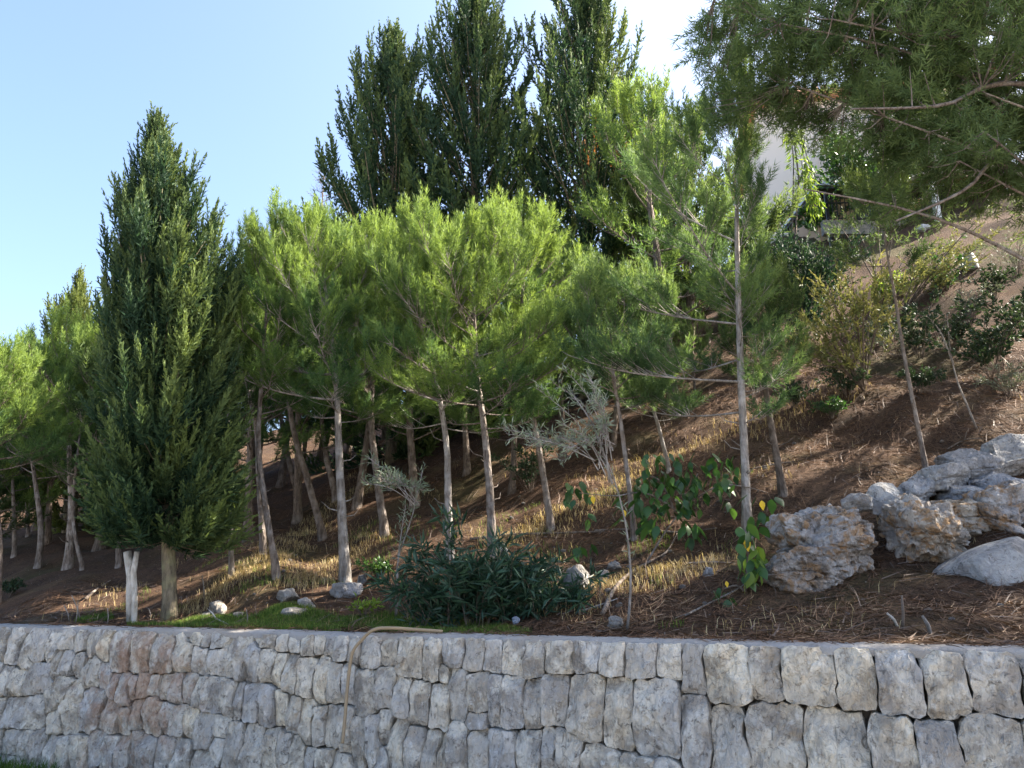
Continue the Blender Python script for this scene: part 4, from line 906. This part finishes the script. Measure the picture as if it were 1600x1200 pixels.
# broad leaved plant: every leaf a part
def leaf_mesh(seed):
    r_ = random.Random(seed); mb = MB(); prof = [(0, .0), (.12, .17), (.32, .30), (.55, .27), (.8, .13), (1, 0)]
    for i, (t, w) in enumerate(prof):
        z = -.25 * t * t; mb.v += [Vector((-w, t, z - .10 * w)), Vector((0, t, z + .05 * w)), Vector((w, t, z - .10 * w))]
    for i in range(5):
        for k in (0, 1): mb.f.append((i * 3 + k, i * 3 + k + 1, i * 3 + k + 4, i * 3 + k + 3))
    me = bpy.data.meshes.new('leaf'); me.from_pydata([tuple(v) for v in mb.v], [], mb.f)
    a_ = me.attributes.new('tint', 'FLOAT', 'POINT'); tv = r_.uniform(.1, .85); a_.data.foreach_set('value', np.full(len(me.vertices), tv, np.float32))
    return me
LM_G = [leaf_mesh(q) for q in range(6)]; LM_Y = [leaf_mesh(20 + q) for q in range(2)]; LM_L = [leaf_mesh(30 + q) for q in range(3)]
for m_ in LM_G: m_.materials.append(M['broad'])
for m_ in LM_Y: m_.materials.append(M['yellow'])
for m_ in LM_L: m_.materials.append(M['lime'])
for m_ in LM_G + LM_Y + LM_L: m_.polygons.foreach_set('use_smooth', [True] * len(m_.polygons))
def leaf_plant(name, label, base, stems, boxes, seed, yellow=()):
    r_ = random.Random(seed); o = empty(name, base, label, 'plant')
    for s in stems: MB().tube(resample([Vector(p) - base for p in s], 9), [.012 * (1 - .09 * q) for q in range(9)], 6).build('stem', M['bark'], o, smooth=True)
    for (x0, x1, y0, y1, n, meshes, size) in boxes:
        for i in range(n):
            p = at(r_.uniform(x0, x1), r_.uniform(y0, y1), base.y + r_.uniform(-.22, .22))
            l = bpy.data.objects.new('leaf', r_.choice(meshes)); COL.objects.link(l); l.parent = o; l.location = p - base
            l.rotation_euler = (-r_.uniform(.5, 1.35), r_.uniform(-.4, .4), r_.uniform(-2.6, 2.6) + math.pi); s = size * r_.uniform(.75, 1.2); l.scale = (s, s, s)
    for (x, y, s) in yellow:
        l = bpy.data.objects.new('leaf', LM_Y[0]); COL.objects.link(l); l.parent = o; l.location = at(x, y, base.y - .2) - base; l.rotation_euler = (-1.4, .1, math.pi); l.scale = (s, s, s)
        tag(l, 'yellowed leaf')
    return o
b = ground(1010, 880); Y = b.y; G = LM_G
leaf_plant('broadleaf_plant', 'straggling broad-leaved plant with drooping dark green leaves left of the tall grey pine', b,
  [[b, at(1040, 830, Y), at(1062, 800, Y), at(1090, 740, Y)], [at(1060, 800, Y), at(1010, 770, Y), at(960, 775, Y), at(905, 770, Y)], [at(1070, 790, Y), at(1120, 760, Y), at(1160, 760, Y), at(1200, 770, Y)], [at(1055, 800, Y), at(1030, 750, Y), at(1000, 745, Y)]],
  [(1000, 1150, 705, 760, 80, G, .135), (990, 1090, 745, 800, 80, G, .135), (1060, 1150, 745, 800, 40, G, .13), (1000, 1030, 800, 840, 10, G, .165), (1065, 1092, 800, 840, 12, G, .165), (965, 1015, 770, 815, 14, G, .14), (885, 925, 745, 785, 12, G, .14), (905, 930, 800, 815, 5, G, .12), (895, 925, 845, 865, 7, G, .14), (1155, 1215, 770, 815, 14, G, .16)],
  81, [(1190, 782, .10), (975, 797, .07), (926, 775, .08)])
b = ground(1165, 925); Y = b.y
leaf_plant('low_leafy_plant', 'low leafy plant with bright green and yellow leaves against the pitted boulder', b,
  [[b, at(1168, 880, Y), at(1170, 830, Y)], [b, at(1150, 915, Y), at(1130, 920, Y)]],
  [(1150, 1192, 815, 850, 14, G, .14), (1152, 1190, 850, 905, 18, LM_L, .13), (1150, 1190, 855, 910, 18, G, .13), (1112, 1145, 915, 945, 18, G, .12)], 83, [(1166, 842, .10), (1135, 908, .05)])
# shrubs on the right hand slope
def conifer_shrub(name, label, px, py, Y, tips, mat, seed, sprays=SPR_LO, ssc=.8, n=14, tint0=.3, cat='shrub'):
    r_ = random.Random(seed); b = at_ground(px, Y) if py is None else ground(px, py); o = empty(name, b, label, cat); pos, dirs, scl, tin = [], [], [], []
    for (x, y) in tips:
        e = at(x, y, b.y + r_.uniform(-.5, .5)) - b; mid = e * .5 + Vector((0, 0, .12)); pts = resample([Vector((0, 0, 0)), mid, e], 8)
        MB().tube(pts, [.018 * (1 - .1 * q) for q in range(8)], 5).build('branch', M['bark_dark'], o, smooth=True)
        for q in range(n):
            t = .55 + .45 * r_.random(); k = min(int(t * 7), 6); p = pts[k].lerp(pts[k + 1], t * 7 - k) + Vector((r_.gauss(0, .20), r_.gauss(0, .2), r_.gauss(0, .04)))
            d = (e.normalized() + Vector((r_.gauss(0, .6), r_.gauss(0, .6), r_.gauss(0, .16) - .02))).normalized(); pos.append(tuple(p)); dirs.append(tuple(d)); scl.append(ssc * r_.uniform(.6, 1.1)); tin.append(tint0 + r_.uniform(-.25, .45))
    foliage('foliage', o, M[mat], sprays, pos, dirs, scl, tin); return o
Ys = ground(1340, 600).y
conifer_shrub('golden_conifer_shrub', 'yellow-green spreading conifer in front of the spindly pine sapling', 1350, 610, Ys,
   [(1290, 440), (1330, 420), (1370, 410), (1300, 470), (1350, 450), (1270, 510), (1300, 520), (1340, 500), (1380, 490), (1260, 540), (1310, 550), (1350, 540), (1330, 580), (1280, 570), (1390, 430), (1350, 470)], 'cyp_gold', 91, n=16, ssc=.85, tint0=.45)
conifer_shrub('golden_conifer_shrub', 'yellow-green conifer bough right of the spindly pine sapling, below the fence', 1445, None, ground(1450, 470).y,
   [(1440, 410), (1470, 415), (1500, 400), (1450, 425), (1480, 440), (1430, 440), (1540, 330), (1500, 370), (1580, 350)], 'cyp_gold', 92, n=20, ssc=.85, tint0=.4)
conifer_shrub('dark_conifer_shrub', 'dense dark evergreen shrub in shade right of the tall grey pine', 1250, 560, None,
   [(1230, 380), (1260, 390), (1210, 400), (1290, 400), (1250, 420), (1220, 450), (1260, 460), (1290, 440), (1310, 400), (1240, 480), (1270, 500), (1330, 390), (1200, 370)], 'cyp_blue', 93, n=44, ssc=1.0, tint0=.0)
conifer_shrub('dark_conifer_shrub', 'dark conifer bough hanging in front of the fence', 1420, None, ground(1420, 480).y + .5,
   [(1330, 335), (1370, 340), (1310, 350), (1440, 370), (1490, 375), (1540, 385), (1400, 345), (1460, 395)], 'needle_dark', 94, sprays=SH_LOW, n=18, ssc=1.0, tint0=.4)
def bush(name, label, px, py, size_px, mat, seed, n=16, leaf=OVAL, lsz=.07, nl=22, tint=(.1, .9), asp=1.0, cat='shrub', bark='bark_dark'):
    b = ground(px, py); s = size_px * b.y / F_PX
    return leafy(name, label, cat, b, fan(b, n, s, asp, seed), leaf, mat, nl, lsz, bark, tint, r0=.008, start=.2, twig=.10, seed=seed)
bush('evergreen_shrub', 'dark glossy shrub right of the spindly pine sapling', 1440, 560, 90, 'broad_dark', 95, n=18, lsz=.085)
bush('evergreen_shrub', 'blue-green leafy shrub near the right edge of the slope', 1550, 590, 105, 'broad_dark', 96, n=22, lsz=.09, tint=(.3, 1.0))
bush('leafy_shrub', 'olive-green shrub under the bright white block', 1520, 500, 60, 'olive', 97, n=12, lsz=.07, leaf=LANCE)
bush('leafy_shrub', 'green bush at the foot of the house wall', 1285, 372, 60, 'broad', 98, n=16, lsz=.16, tint=(.4, 1))
bush('leafy_shrub', 'shaded bush under the pines behind the olive saplings', 830, 770, 70, 'broad_dark', 99, n=14, lsz=.07)
bush('leafy_shrub', 'small green weed clump beside the slender pale pine', 590, 905, 26, 'broad', 100, n=8, lsz=.05, tint=(.5, 1))
bush('leafy_shrub', 'lime green weed at the edge of the grass', 566, 968, 26, 'lime', 102, n=6, lsz=.06, nl=6)
bush('leafy_shrub', 'dark weed tuft low behind the left end of the wall', 12, 935, 22, 'broad_dark', 103, n=8, lsz=.06)
for q, (x, y, s, m_, ls, lab) in enumerate(((1325, 622, 50, 'broad_dark', .06, 'small dark shrub below the golden conifer'), (1480, 455, 50, 'broad', .08, 'green shrub above the thin bent sapling'), (1590, 520, 80, 'broad_dark', .09, 'dark leafy shrub cut by the right edge of the picture'),
      (1240, 640, 40, 'broad_dark', .06, 'low dark shrub just right of the brown barked pine'), (1400, 560, 60, 'olive', .07, 'pale olive-green shrub at the spindly sapling stem'), (1590, 430, 60, 'olive', .08, 'pale shrub beside the white block at the right edge'), (1400, 470, 46, 'lime', .07, 'lime tinted shrub behind the golden conifer'), (1300, 655, 30, 'broad', .05, 'tiny green shrub in the sun patch on the slope'), (1555, 470, 55, 'broad_dark', .08, 'dark shrub just below the bright white block'), (1490, 545, 48, 'broad_dark', .07, 'dark shrub left of the blue-green one near the right edge'), (1440, 615, 40, 'broad_dark', .06, 'low dark shrub right of the spindly sapling stem'), (1580, 620, 50, 'olive', .07, 'pale scrub low at the right edge of the slope'), (1365, 545, 60, 'broad_dark', .07, 'dark shrub tucked behind the golden conifer'))):
    bush('slope_shrub', lab, x, y, s, m_, 120 + q, n=14, lsz=ls, leaf=OVAL if m_ != 'olive' else LANCE, nl=20)
# sapling on the right slope
b = ground(1526, 670); Y = b.y
leafy('bare_sapling', 'thin bent sapling with a bare grey stem below the blue-green shrub', 'tree', b, [[b, at(1510, 630, Y), at(1494, 590, Y), at(1484, 540, Y), at(1480, 490, Y)], [at(1490, 570, Y), at(1470, 520, Y), at(1450, 495, Y)]], OVAL, 'broad_dark', 14, .07, 'bark_pale', r0=.014, start=.6, twig=.12, seed=111)
# leafy tree before the house, and the arching bright shoot against its wall
b = at_ground(1430, 18.0)
leafy('leafy_tree', 'round leafy tree standing between the house and the fence', 'tree', b, [[b, b + Vector((0, 0, 1.2)), b + Vector((R.uniform(-1.4, 1.2), R.uniform(-.8, .8), R.uniform(1.9, 3.4)))] for q in range(34)], OVAL, 'broad', 46, .15, 'bark_dark', (.1, .95), r0=.03, start=.45, twig=.42, seed=113)
b = at_ground(1258, 15.5); Y = b.y
leafy('drooping_tree', 'small tree with a bright lime drooping bough against the pale house wall', 'tree', b, [[b, at(1240, 270, Y), at(1234, 205, Y)], [b, at(1248, 290, Y), at(1240, 215, Y), at(1250, 210, Y), at(1268, 270, Y), at(1285, 325, Y)], [at(1240, 215, Y), at(1252, 230, Y), at(1262, 275, Y), at(1276, 330, Y)], [at(1242, 220, Y), at(1252, 250, Y), at(1256, 290, Y), at(1270, 330, Y)]], LANCE, 'lime', 60, .20, 'bark_dark', (.0, .8), r0=.022, start=.45, twig=.14, seed=115, droop=.6, upb=-.2)

# ------------------------------------------------------------------ dead trunk, fallen branches, sticks
b = ground(207, 974); Y = b.y
o = empty('dead_trunk', b, 'bleached white forked dead trunk left of the cypress trunk', 'dead tree')
MB().tube([p - b for p in (b - Vector((0, 0, .1)), at(204, 930, Y), at(205, 900, Y), at(199, 862, Y))], [.050, .046, .046, .040], 10, True, .12).build('stem', M['bark_white'], o, smooth=True)
MB().tube([p - b for p in (ground(212, 976) + Vector((.0, -.02, -.1)), at(211, 930, Y - .03), at(209, 895, Y - .03), at(214, 862, Y - .03))], [.032, .030, .030, .028], 9, True, .12).build('stem', M['bark_white'], o, smooth=True)
def branch(label, pts, r, bark='bark', name='fallen_branch', forks=(), lift=.5, cat='branch', group='fallen branches'):
    W = [ground(x, y) + Vector((0, 0, r * lift)) for x, y in pts]; b = W[0]; o = empty(name, b, label, cat, group)
    P = resample([w - b for w in W], 16)
    MB().tube(P, [r * (1 - .045 * q) for q in range(16)], 7, True, .08).build('stick', M[bark], o, smooth=True)
    for f, (dx, dz) in forks:
        p = P[int(f * 15)]; MB().tube([p, p + Vector((dx * .5, .03, dz * .6)), p + Vector((dx, .05, dz))], [r * .5, r * .4, r * .15], 5).build('twig', M[bark], o, smooth=True)
    return o
branch('long crooked grey fallen branch right of the white-stemmed olive', [(942, 965), (960, 925), (985, 900), (1015, 882), (1042, 866), (1058, 838)], .021, 'bark_dark', forks=((.7, (.25, .05)),), lift=1.2)
branch('dark straight pole lying across the slope above the oleander', [(735, 845), (800, 838), (870, 836), (930, 834), (1010, 836)], .020, 'bark_dark', lift=1.0)
branch('dark fallen branch below the broad-leaved plant', [(930, 832), (1000, 830), (1060, 834), (1120, 828)], .018, 'bark_dark', lift=1.0)
branch('pale thin stick slanting across the needles left of the pitted boulder', [(1070, 965), (1110, 945), (1150, 925), (1175, 908)], .010, 'bark_pale', lift=1.4)
branch('thin pale stick lying under the broad-leaved plant', [(1075, 882), (1110, 880), (1150, 882)], .008, 'bark_pale', lift=1.4)
branch('bleached forked stick at the edge of the green grass', [(332, 968), (345, 974), (362, 982)], .014, 'bark_white', forks=((.3, (-.12, .1)),), lift=1.4)
branch('dark branch lying along the shaded bank left of the cypress', [(132, 940), (150, 925), (172, 910)], .022, 'bark_dark', lift=1.2)
branch('thin dark stick lying on the slope above the ledge blocks', [(1480, 705), (1510, 690), (1550, 688)], .012, 'bark_dark', forks=((.5, (.1, .15)),), lift=1.4)
branch('dark fallen branch running down from behind the tall grey pine', [(1175, 735), (1230, 725), (1300, 722)], .012, 'bark_dark', lift=1.6)
branch('slim crooked stick near the oleander base at right', [(905, 960), (935, 950), (965, 940)], .010, 'bark_pale', lift=2.0)
def stake(label, px, py, top, r, bark):
    b = ground(px, py); e = at(top[0], top[1], b.y); o = empty('upright_stick', b, label, 'stick', 'sticks standing in the ground')
    MB().tube([Vector((0, 0, -.03)), (e - b) * .5 + Vector((.008, 0, 0)), e - b], [r, r * .9, r * .6], 6).build('stick', M[bark], o, smooth=True); return o
stake('short dark stick standing upright behind the wall below the pitted boulders', 1410, 985, (1409, 930), .011, 'bark_dark')
stake('stubby pale stick leaning beside the short dark one', 1455, 990, (1441, 962), .014, 'bark_pale')
stake('pale splintered stick left of the short dark one', 1404, 978, (1386, 958), .010, 'bark_white')
stake('thin upright twig left of the sunlit strip', 319, 940, (316, 898), .008, 'bark_pale')
stake('thin twig standing behind the grass left of the forked olive', 386, 978, (385, 952), .006, 'bark_pale')
for i, (x, y, tx, ty) in enumerate(((110, 972, 100, 945), (118, 974, 122, 938), (128, 972, 112, 930), (168, 976, 168, 950), (236, 968, 232, 950))):
    stake(['dry forked twig left of the dead white trunk, leaning left', 'tallest dry twig left of the dead white trunk', 'dry twig left of the dead white trunk, bent far left', 'short dry twig just left of the dead white trunk', 'short dry twig between the dead white trunk and the cypress'][i], x, y, (tx, ty), .006, 'bark_pale')

# ------------------------------------------------------------------ hose over the wall
def wp(px, py, d): 
    u, v = wall_uv(px, py); return wall_pt(u, v, d)
hp = [wp(676, 994, -.14), wp(640, 994, -.05), wp(610, 993, .02), wp(590, 993, .06), wp(575, 1000, .085), wp(564, 1016, .09), wp(559, 1040, .085), wp(556, 1080, .085), wp(555, 1120, .09), wp(554, 1157, .10)]
hp[0].z = WALL_TOP + .03; hp[1].z = WALL_TOP + .045; hp[2].z = WALL_TOP + .055; hp[3].z = WALL_TOP + .04
hose = MB().tube(resample(hp, 50), [.0125] * 50, 10, True).build('garden_hose', M['hose'], None, smooth=True, origin=hp[-1])
tag(hose, 'brown rubber hose looped over the wall top and hanging down its face', 'hose')
# pale scrap caught in the oleander
me = rock_mesh(.035, .02, .045, 130, 3, amp=.5, box=.2, angular=.6); g = ground(806, 982)
tag(link('plastic_scrap', me, M['plastic'], None, (g.x, g.y + .14, g.z + .05)), 'crumpled pale bluish scrap of plastic in the oleander base', 'litter')
me = rock_mesh(.028, .028, .024, 131, 3, amp=.1, box=.0); p_ = wall_pt(wall_uv(11, 1190)[0], .05, .25); p_.z = .03
tag(link('pale_stone', me, M['white_rock'], None, p_, smooth=True), 'small yellowish white stone on the ground at the lower left corner', 'stone')

# ------------------------------------------------------------------ house and fence high on the right
def house():
    Y = 23.0; c = at(1197, 350, Y); b = Vector((c.x, Y, gz(c.x, Y)))
    o = empty('house', b, 'cream plastered house with red tiled roof glimpsed behind the pines', 'house'); zt = top_z(165, Y) - b.z; z0 = top_z(372, Y) - b.z - 2.0
    a = math.radians(-12); Mr = Matrix.Rotation(a, 3, 'Z')
    W = 7.0; D = 6.0
    def V(x, y, z): return Mr @ Vector((x, y, 0)) + Vector((0, 0, z))
    mb = MB(); q = len(mb.v); mb.box(V(W / 2, D / 2, (zt + z0) / 2), W, D, zt - z0, Mr); mb.build('wall', M['plaster'], o)
    mb = MB().box(V(W / 2 + .55, -.9, (z0 + zt - 2.1) / 2), W - 1.1 - 1.5, 1.8, zt - 2.1 - z0, Mr); mb.build('porch_wall', M['plaster'], o)
    f = MB().box(V(3.4, -.03, zt - 1.5), .7, .06, 1.2, Mr).build('window', M['white'], o)
    MB().box(V(3.4, -.07, zt - 1.5), .56, .03, 1.05, Mr).build('pane', M['glass'], f)
    roof = MB(); e = .45; hr = 1.5
    cs = [V(-e, -e, zt + .02), V(W + e, -e, zt + .02), V(W + e, D + e, zt + .02), V(-e, D + e, zt + .02)]; r1, r2 = V(D / 2, D / 2, zt + hr), V(W - D / 2, D / 2, zt + hr)
    roof.v = cs + [r1, r2, *[p + Vector((0, 0, -.14)) for p in cs]]
    roof.f = [(0, 1, 5, 4), (1, 2, 5), (2, 3, 4, 5), (3, 0, 4), (0, 6, 7, 1), (1, 7, 8, 2), (2, 8, 9, 3), (3, 9, 6, 0), (6, 9, 8, 7)]
    rf = roof.build('roof', M['tile'], o)
    for rr in range(9):                       # courses of clay tiles on the front slope
        f0 = rr / 9.0; l = cs[0].lerp(r1, f0); r_ = cs[1].lerp(r2, f0); l2 = cs[0].lerp(r1, f0 + .125); r2_ = cs[1].lerp(r2, f0 + .125); n = int((r_ - l).length / .3)
        mb = MB()
        for kk in range(n):
            p, p2 = l.lerp(r_, (kk + .5) / n), l2.lerp(r2_, (kk + .5) / n)
            mb.tube([p + Vector((0, 0, .05)), p2 + Vector((0, 0, .04))], [.11, .09], 6, False)
        mb.build('tile_course', M['tile'], rf)
    return o
house()
Yf = 19.5
fb_ = at(1285, 345, Yf); b = Vector((fb_.x, Yf, gz(fb_.x, Yf))); zB, zT = top_z(352, Yf) - b.z, top_z(302, Yf) - b.z
o = empty('garden_building', b, 'low tan outbuilding with a flat blue-grey roof slab beside the house', 'building')
MB().box((1.7, 1.3, (zT + zB) / 2 - .9), 3.4, 2.0, zT - zB + 1.8).build('wall', M['tan'], o)
MB().box((1.75, 1.1, zT + .14), 3.9, 2.8, .10).build('roof_slab', M['sheet'], o)
MB().box((1.75, 1.1, zT + .05), 3.8, 2.7, .08).build('fascia', M['steel'], o)
wd = MB().box((1.55, .29, zT - .42), .9, .04, .55).build('window', M['steel'], o); MB().box((1.55, .262, zT - .42), .8, .02, .45).build('pane', M['glass'], wd)
fo = Vector((b.x - .02, Yf - .5, gz(b.x, Yf - .5))); zb2, zt2 = top_z(345, Yf - .5) - fo.z, top_z(306, Yf - .5) - fo.z
o = empty('railing_fence', fo, 'black steel railing of thin upright bars in front of the tan outbuilding', 'fence')
bar = MB().box((0, 0, 0), .022, .022, zt2 - zb2 + .5).build('bar', M['steel'], o); bar.location = (0, 0, (zt2 + zb2) / 2 - .25)
for i in range(1, 36):
    c = bar.copy(); COL.objects.link(c); c.parent = o; c.location = (.115 * i, 0, (zt2 + zb2) / 2 - .25)
for z in (zt2 - .22, zb2 + .06): MB().box((2.0, -.024, z), 4.1, .022, .035).build('rail', M['steel'], o)
for i in range(3): MB().box((-.03 + 2.05 * i, .04, (zt2 + zb2) / 2 - .3), .06, .05, zt2 - zb2 + .9).build('post', M['steel'], o)
MB().box((2.0, .05, zb2 - .20), 4.4, .18, .40).build('plinth', M['field_rock'], o)
pb = at(1470, 335, 19.0); b = Vector((pb.x, 19.0, gz(pb.x, 19.0))); zt3 = top_z(300, 19.0) - b.z; zb3 = top_z(345, 19.0) - b.z
o = empty('garden_shelter', b, 'open shelter with a pinkish sloping roof and white post at the end of the fence', 'shelter')
mb = MB(); mb.v = [Vector(p) for p in ((-.8, -.8, zt3), (2.6, -.8, zt3), (2.6, 1.6, zt3 + .9), (-.8, 1.6, zt3 + .9), (-.8, -.8, zt3 + .09), (2.6, -.8, zt3 + .09), (2.6, 1.6, zt3 + .99), (-.8, 1.6, zt3 + .99))]
mb.f = [(3, 2, 1, 0), (4, 5, 6, 7), (0, 1, 5, 4), (1, 2, 6, 5), (2, 3, 7, 6), (3, 0, 4, 7)]; mb.build('roof', M['tan'], o)
for x in (-.45, 2.2): MB().box((x, -.6, (zt3 + zb3) / 2 - .5), .13, .13, zt3 - zb3 + 1.0).build('post', M['white'], o)
MB().box((.9, 1.5, (zt3 + zb3) / 2 - .2), 3.2, .15, zt3 - zb3 + 1.4).build('back_wall', M['steel'], o)

# ------------------------------------------------------------------ ground cover
def on_ground_band(n, px=(0, 1600), py=(640, 990), maxY=13):
    a = rng.uniform(px[0], px[1], n); out = []
    return a
def scatter_world(n, s_rng, w_rng, power=1.0):
    s = s_rng[0] + (s_rng[1] - s_rng[0]) * rng.random(n) ** power; w = rng.uniform(*w_rng, n)
    X = w * NY + (s + WALL_S) * NX; Y = -w * NX + (s + WALL_S) * NY
    return X, Y
def patch(X, Y, k, seed, thr):
    return np.array([mnoise.noise(Vector((x * k + seed, y * k, seed))) > thr for x, y in zip(X, Y)])
def blades(name, label, X, Y, h, w, mat, tint, lean=.5, flat=False, rise=0.0, cat=None):
    n = len(X); Z = hz(X, Y); P = np.stack([X, Y, Z + rise], 1); a = rng.uniform(0, 6.283, n); hh = h * rng.uniform(.5, 1.2, n)
    ax = np.stack([np.cos(a), np.sin(a), np.zeros(n)], 1); sd = np.stack([-np.sin(a), np.cos(a), np.zeros(n)], 1)
    s_ = NX * X + NY * Y - WALL_S; P[:, 2] = np.where((s_ > 0) & (s_ < .43), np.maximum(P[:, 2], WALL_TOP + .008), P[:, 2])
    if flat:
        e = .03
        gx = (hz(X + e, Y) - hz(X - e, Y)) / (2 * e); gy = (hz(X, Y + e) - hz(X, Y - e)) / (2 * e)
        d = ax.copy(); d[:, 2] = ax[:, 0] * gx + ax[:, 1] * gy + rng.normal(.04, .22, n)
        bend = sd * rng.normal(0, .22, n)[:, None]
        P[:, 2] += rng.uniform(.002, .022, n)
        m = P + d * (hh * .5)[:, None] + bend * (hh * .35)[:, None]; t = P + d * hh[:, None]; t[:, 2] -= .006
        sw = sd * w / 2; sw[:, 2] = w * .3
    else:
        l = rng.uniform(.1, 1, n) * lean
        m = P + ax * (hh * l * .3)[:, None] + np.array([0, 0, 1]) * (hh * .55)[:, None]; t = P + ax * (hh * l)[:, None] + np.array([0, 0, 1]) * (hh * (1 - .3 * l))[:, None]; sw = sd * w / 2
        P = P - np.array([0, 0, .01])
    V = np.stack([P - sw, P + sw, m - sw * .7, m + sw * .7, t], 1).reshape(-1, 3)
    q = np.arange(n)[:, None] * 5
    T = np.concatenate([q + np.array([[0, 1, 3]]), q + np.array([[0, 3, 2]]), q + np.array([[2, 3, 4]])])
    ob_ = link(name, new_mesh_np(name, V, T, np.repeat(np.clip(tint, 0, 1), 5)), M[mat])
    return tag(ob_, label, cat, None, 'stuff')
def vis(X, Y, lo=-80, hi=1680):
    u = X / Y * F_PX / 1.0 + 800; return (u > lo) & (u < hi) & (Y > 3.5)
X, Y = scatter_world(120000, (.08, 9.5), (-10, 3.2), 1.6); k_ = vis(X, Y); X, Y = X[k_], Y[k_]
dens = np.array([mnoise.noise(Vector((x * 1.3, y * 1.3, 4.0))) for x, y in zip(X, Y)])
w_ = NY * X - NX * Y
s_ = NX * X + NY * Y - WALL_S
k_ = rng.random(len(X)) < np.where(s_ < .42, .3, 1) * np.clip(.45 + dens * 1.0 + np.interp(w_, [-8, -4, -2, 1], [-.2, .05, .25, .6]), .05, 1); X, Y, dens = X[k_], Y[k_], dens[k_]
blades('pine_needle_litter', 'carpet of fallen reddish brown pine needles over the slope', X, Y, .15, .0056, 'litter', .42 + .5 * dens + rng.normal(0, .22, len(X)), flat=True)
X, Y = scatter_world(120000, (.5, 8), (-9.5, 2.5), 1.3); k_ = vis(X, Y); X, Y = X[k_], Y[k_]
dn = np.array([mnoise.noise(Vector((x * 1.1 + 9, y * 1.1, 2.0))) for x, y in zip(X, Y)]); w_ = NY * X - NX * Y
SUN_STREAKS = [[(285, 962), (350, 920), (420, 872), (500, 812), (560, 775), (610, 755)], [(470, 915), (520, 885), (575, 850)], [(780, 850), (850, 822), (920, 795), (1000, 742), (1090, 700)], [(1190, 670), (1260, 645), (1330, 605)], [(20, 860), (110, 815)], [(900, 935), (1010, 905), (1100, 890)]]
near = np.full(len(X), 9.0)               # pale straw packed along the sun streaks so they read as lit ground
for st_ in SUN_STREAKS:
    W_ = [ground(*q) for q in st_]
    for q in resample(W_, 24): near = np.minimum(near, np.hypot(X - q.x, Y - q.y))
k_ = rng.random(len(X)) < np.clip(.85 - near * 2.0 + dn * .5, 0, .8) + np.clip((dn - .18) * .6, .004, .10) * np.interp(w_, [-2, 0], [1, .2]); X, Y = X[k_], Y[k_]
blades('dry_grass_sun_streaks', 'thin dry straw-coloured grass on the slope, packed pale to imitate sun streaks', X, Y, .11, .0062, "straw", rng.uniform(.25, 1, len(X)), 1.4)
X, Y = scatter_world(60000, (.34, 1.25), (-9, -2.2)); k_ = vis(X, Y); X, Y = X[k_], Y[k_]; s_ = NX * X + NY * Y - WALL_S; w_ = NY * X - NX * Y
dn = np.array([mnoise.noise(Vector((x * 2.1 + 3, y * 2.1, 7.0))) for x, y in zip(X, Y)])
k_ = (dn > -.30 + np.abs(s_ - .62) * .8 + np.interp(w_, [-9, -7, -6, -3.4, -2.4], [.9, .25, -.2, -.2, .6])); X, Y = X[k_], Y[k_]
blades('green_grass', 'strip of short green grass just behind the wall', X, Y, .06, .005, 'grass', rng.uniform(0, 1, len(X)), .8)
X, Y = scatter_world(16000, (.8, 5), (-8.5, -1.5), 1.2); k_ = vis(X, Y); X, Y = X[k_], Y[k_]; k_ = patch(X, Y, 1.6, 13.0, .22); X, Y = X[k_], Y[k_]
blades('green_weeds', 'sparse green grass tufts between the pine trunks', X, Y, .075, .005, 'grass', rng.uniform(.3, 1, len(X)), .9)
n_ = 5000; u = rng.uniform(-9.8, -4.8, n_); d = rng.exponential(.22, n_) + .03
X = u * NY + (WALL_S - d - .08) * NX; Y = -u * NX + (WALL_S - d - .08) * NY
V0 = hz; hz_keep = hz
hz = lambda x, y: np.zeros_like(np.asarray(x, float)) + .0
dn = np.array([mnoise.noise(Vector((x * 1.6 + 1, y * 1.6, 3.0))) for x, y in zip(X, Y)]); k_ = dn > np.interp(u, [-9.8, -7.6, -6.5], [-.6, -.2, .05]); X, Y = X[k_], Y[k_]
blades('wall_foot_grass', 'dark weeds and grass along the foot of the wall at lower left', X, Y, .12, .007, 'grass', rng.uniform(0, .5, len(X)), .7)
n_ = 2600; u = rng.uniform(-9.8, -6.85, n_) ; d = rng.exponential(.16, n_) + .02
X = u * NY + (WALL_S - d - .08) * NX; Y = -u * NX + (WALL_S - d - .08) * NY
blades('wall_foot_weeds', 'tall dark weeds against the wall in the lower left corner', X, Y, .24, .012, 'grass', rng.uniform(0, .35, len(X)), .9)
hz = hz_keep

# short dead twigs lying about
X, Y = scatter_world(2600, (.45, 8), (-9.5, 2.8), 1.4); k_ = vis(X, Y); X, Y = X[k_], Y[k_]
blades('twig_litter', 'short broken twigs lying about on the slope', X, Y, .22, .010, 'bare', rng.uniform(.3, 1, len(X)), flat=True, rise=.008)
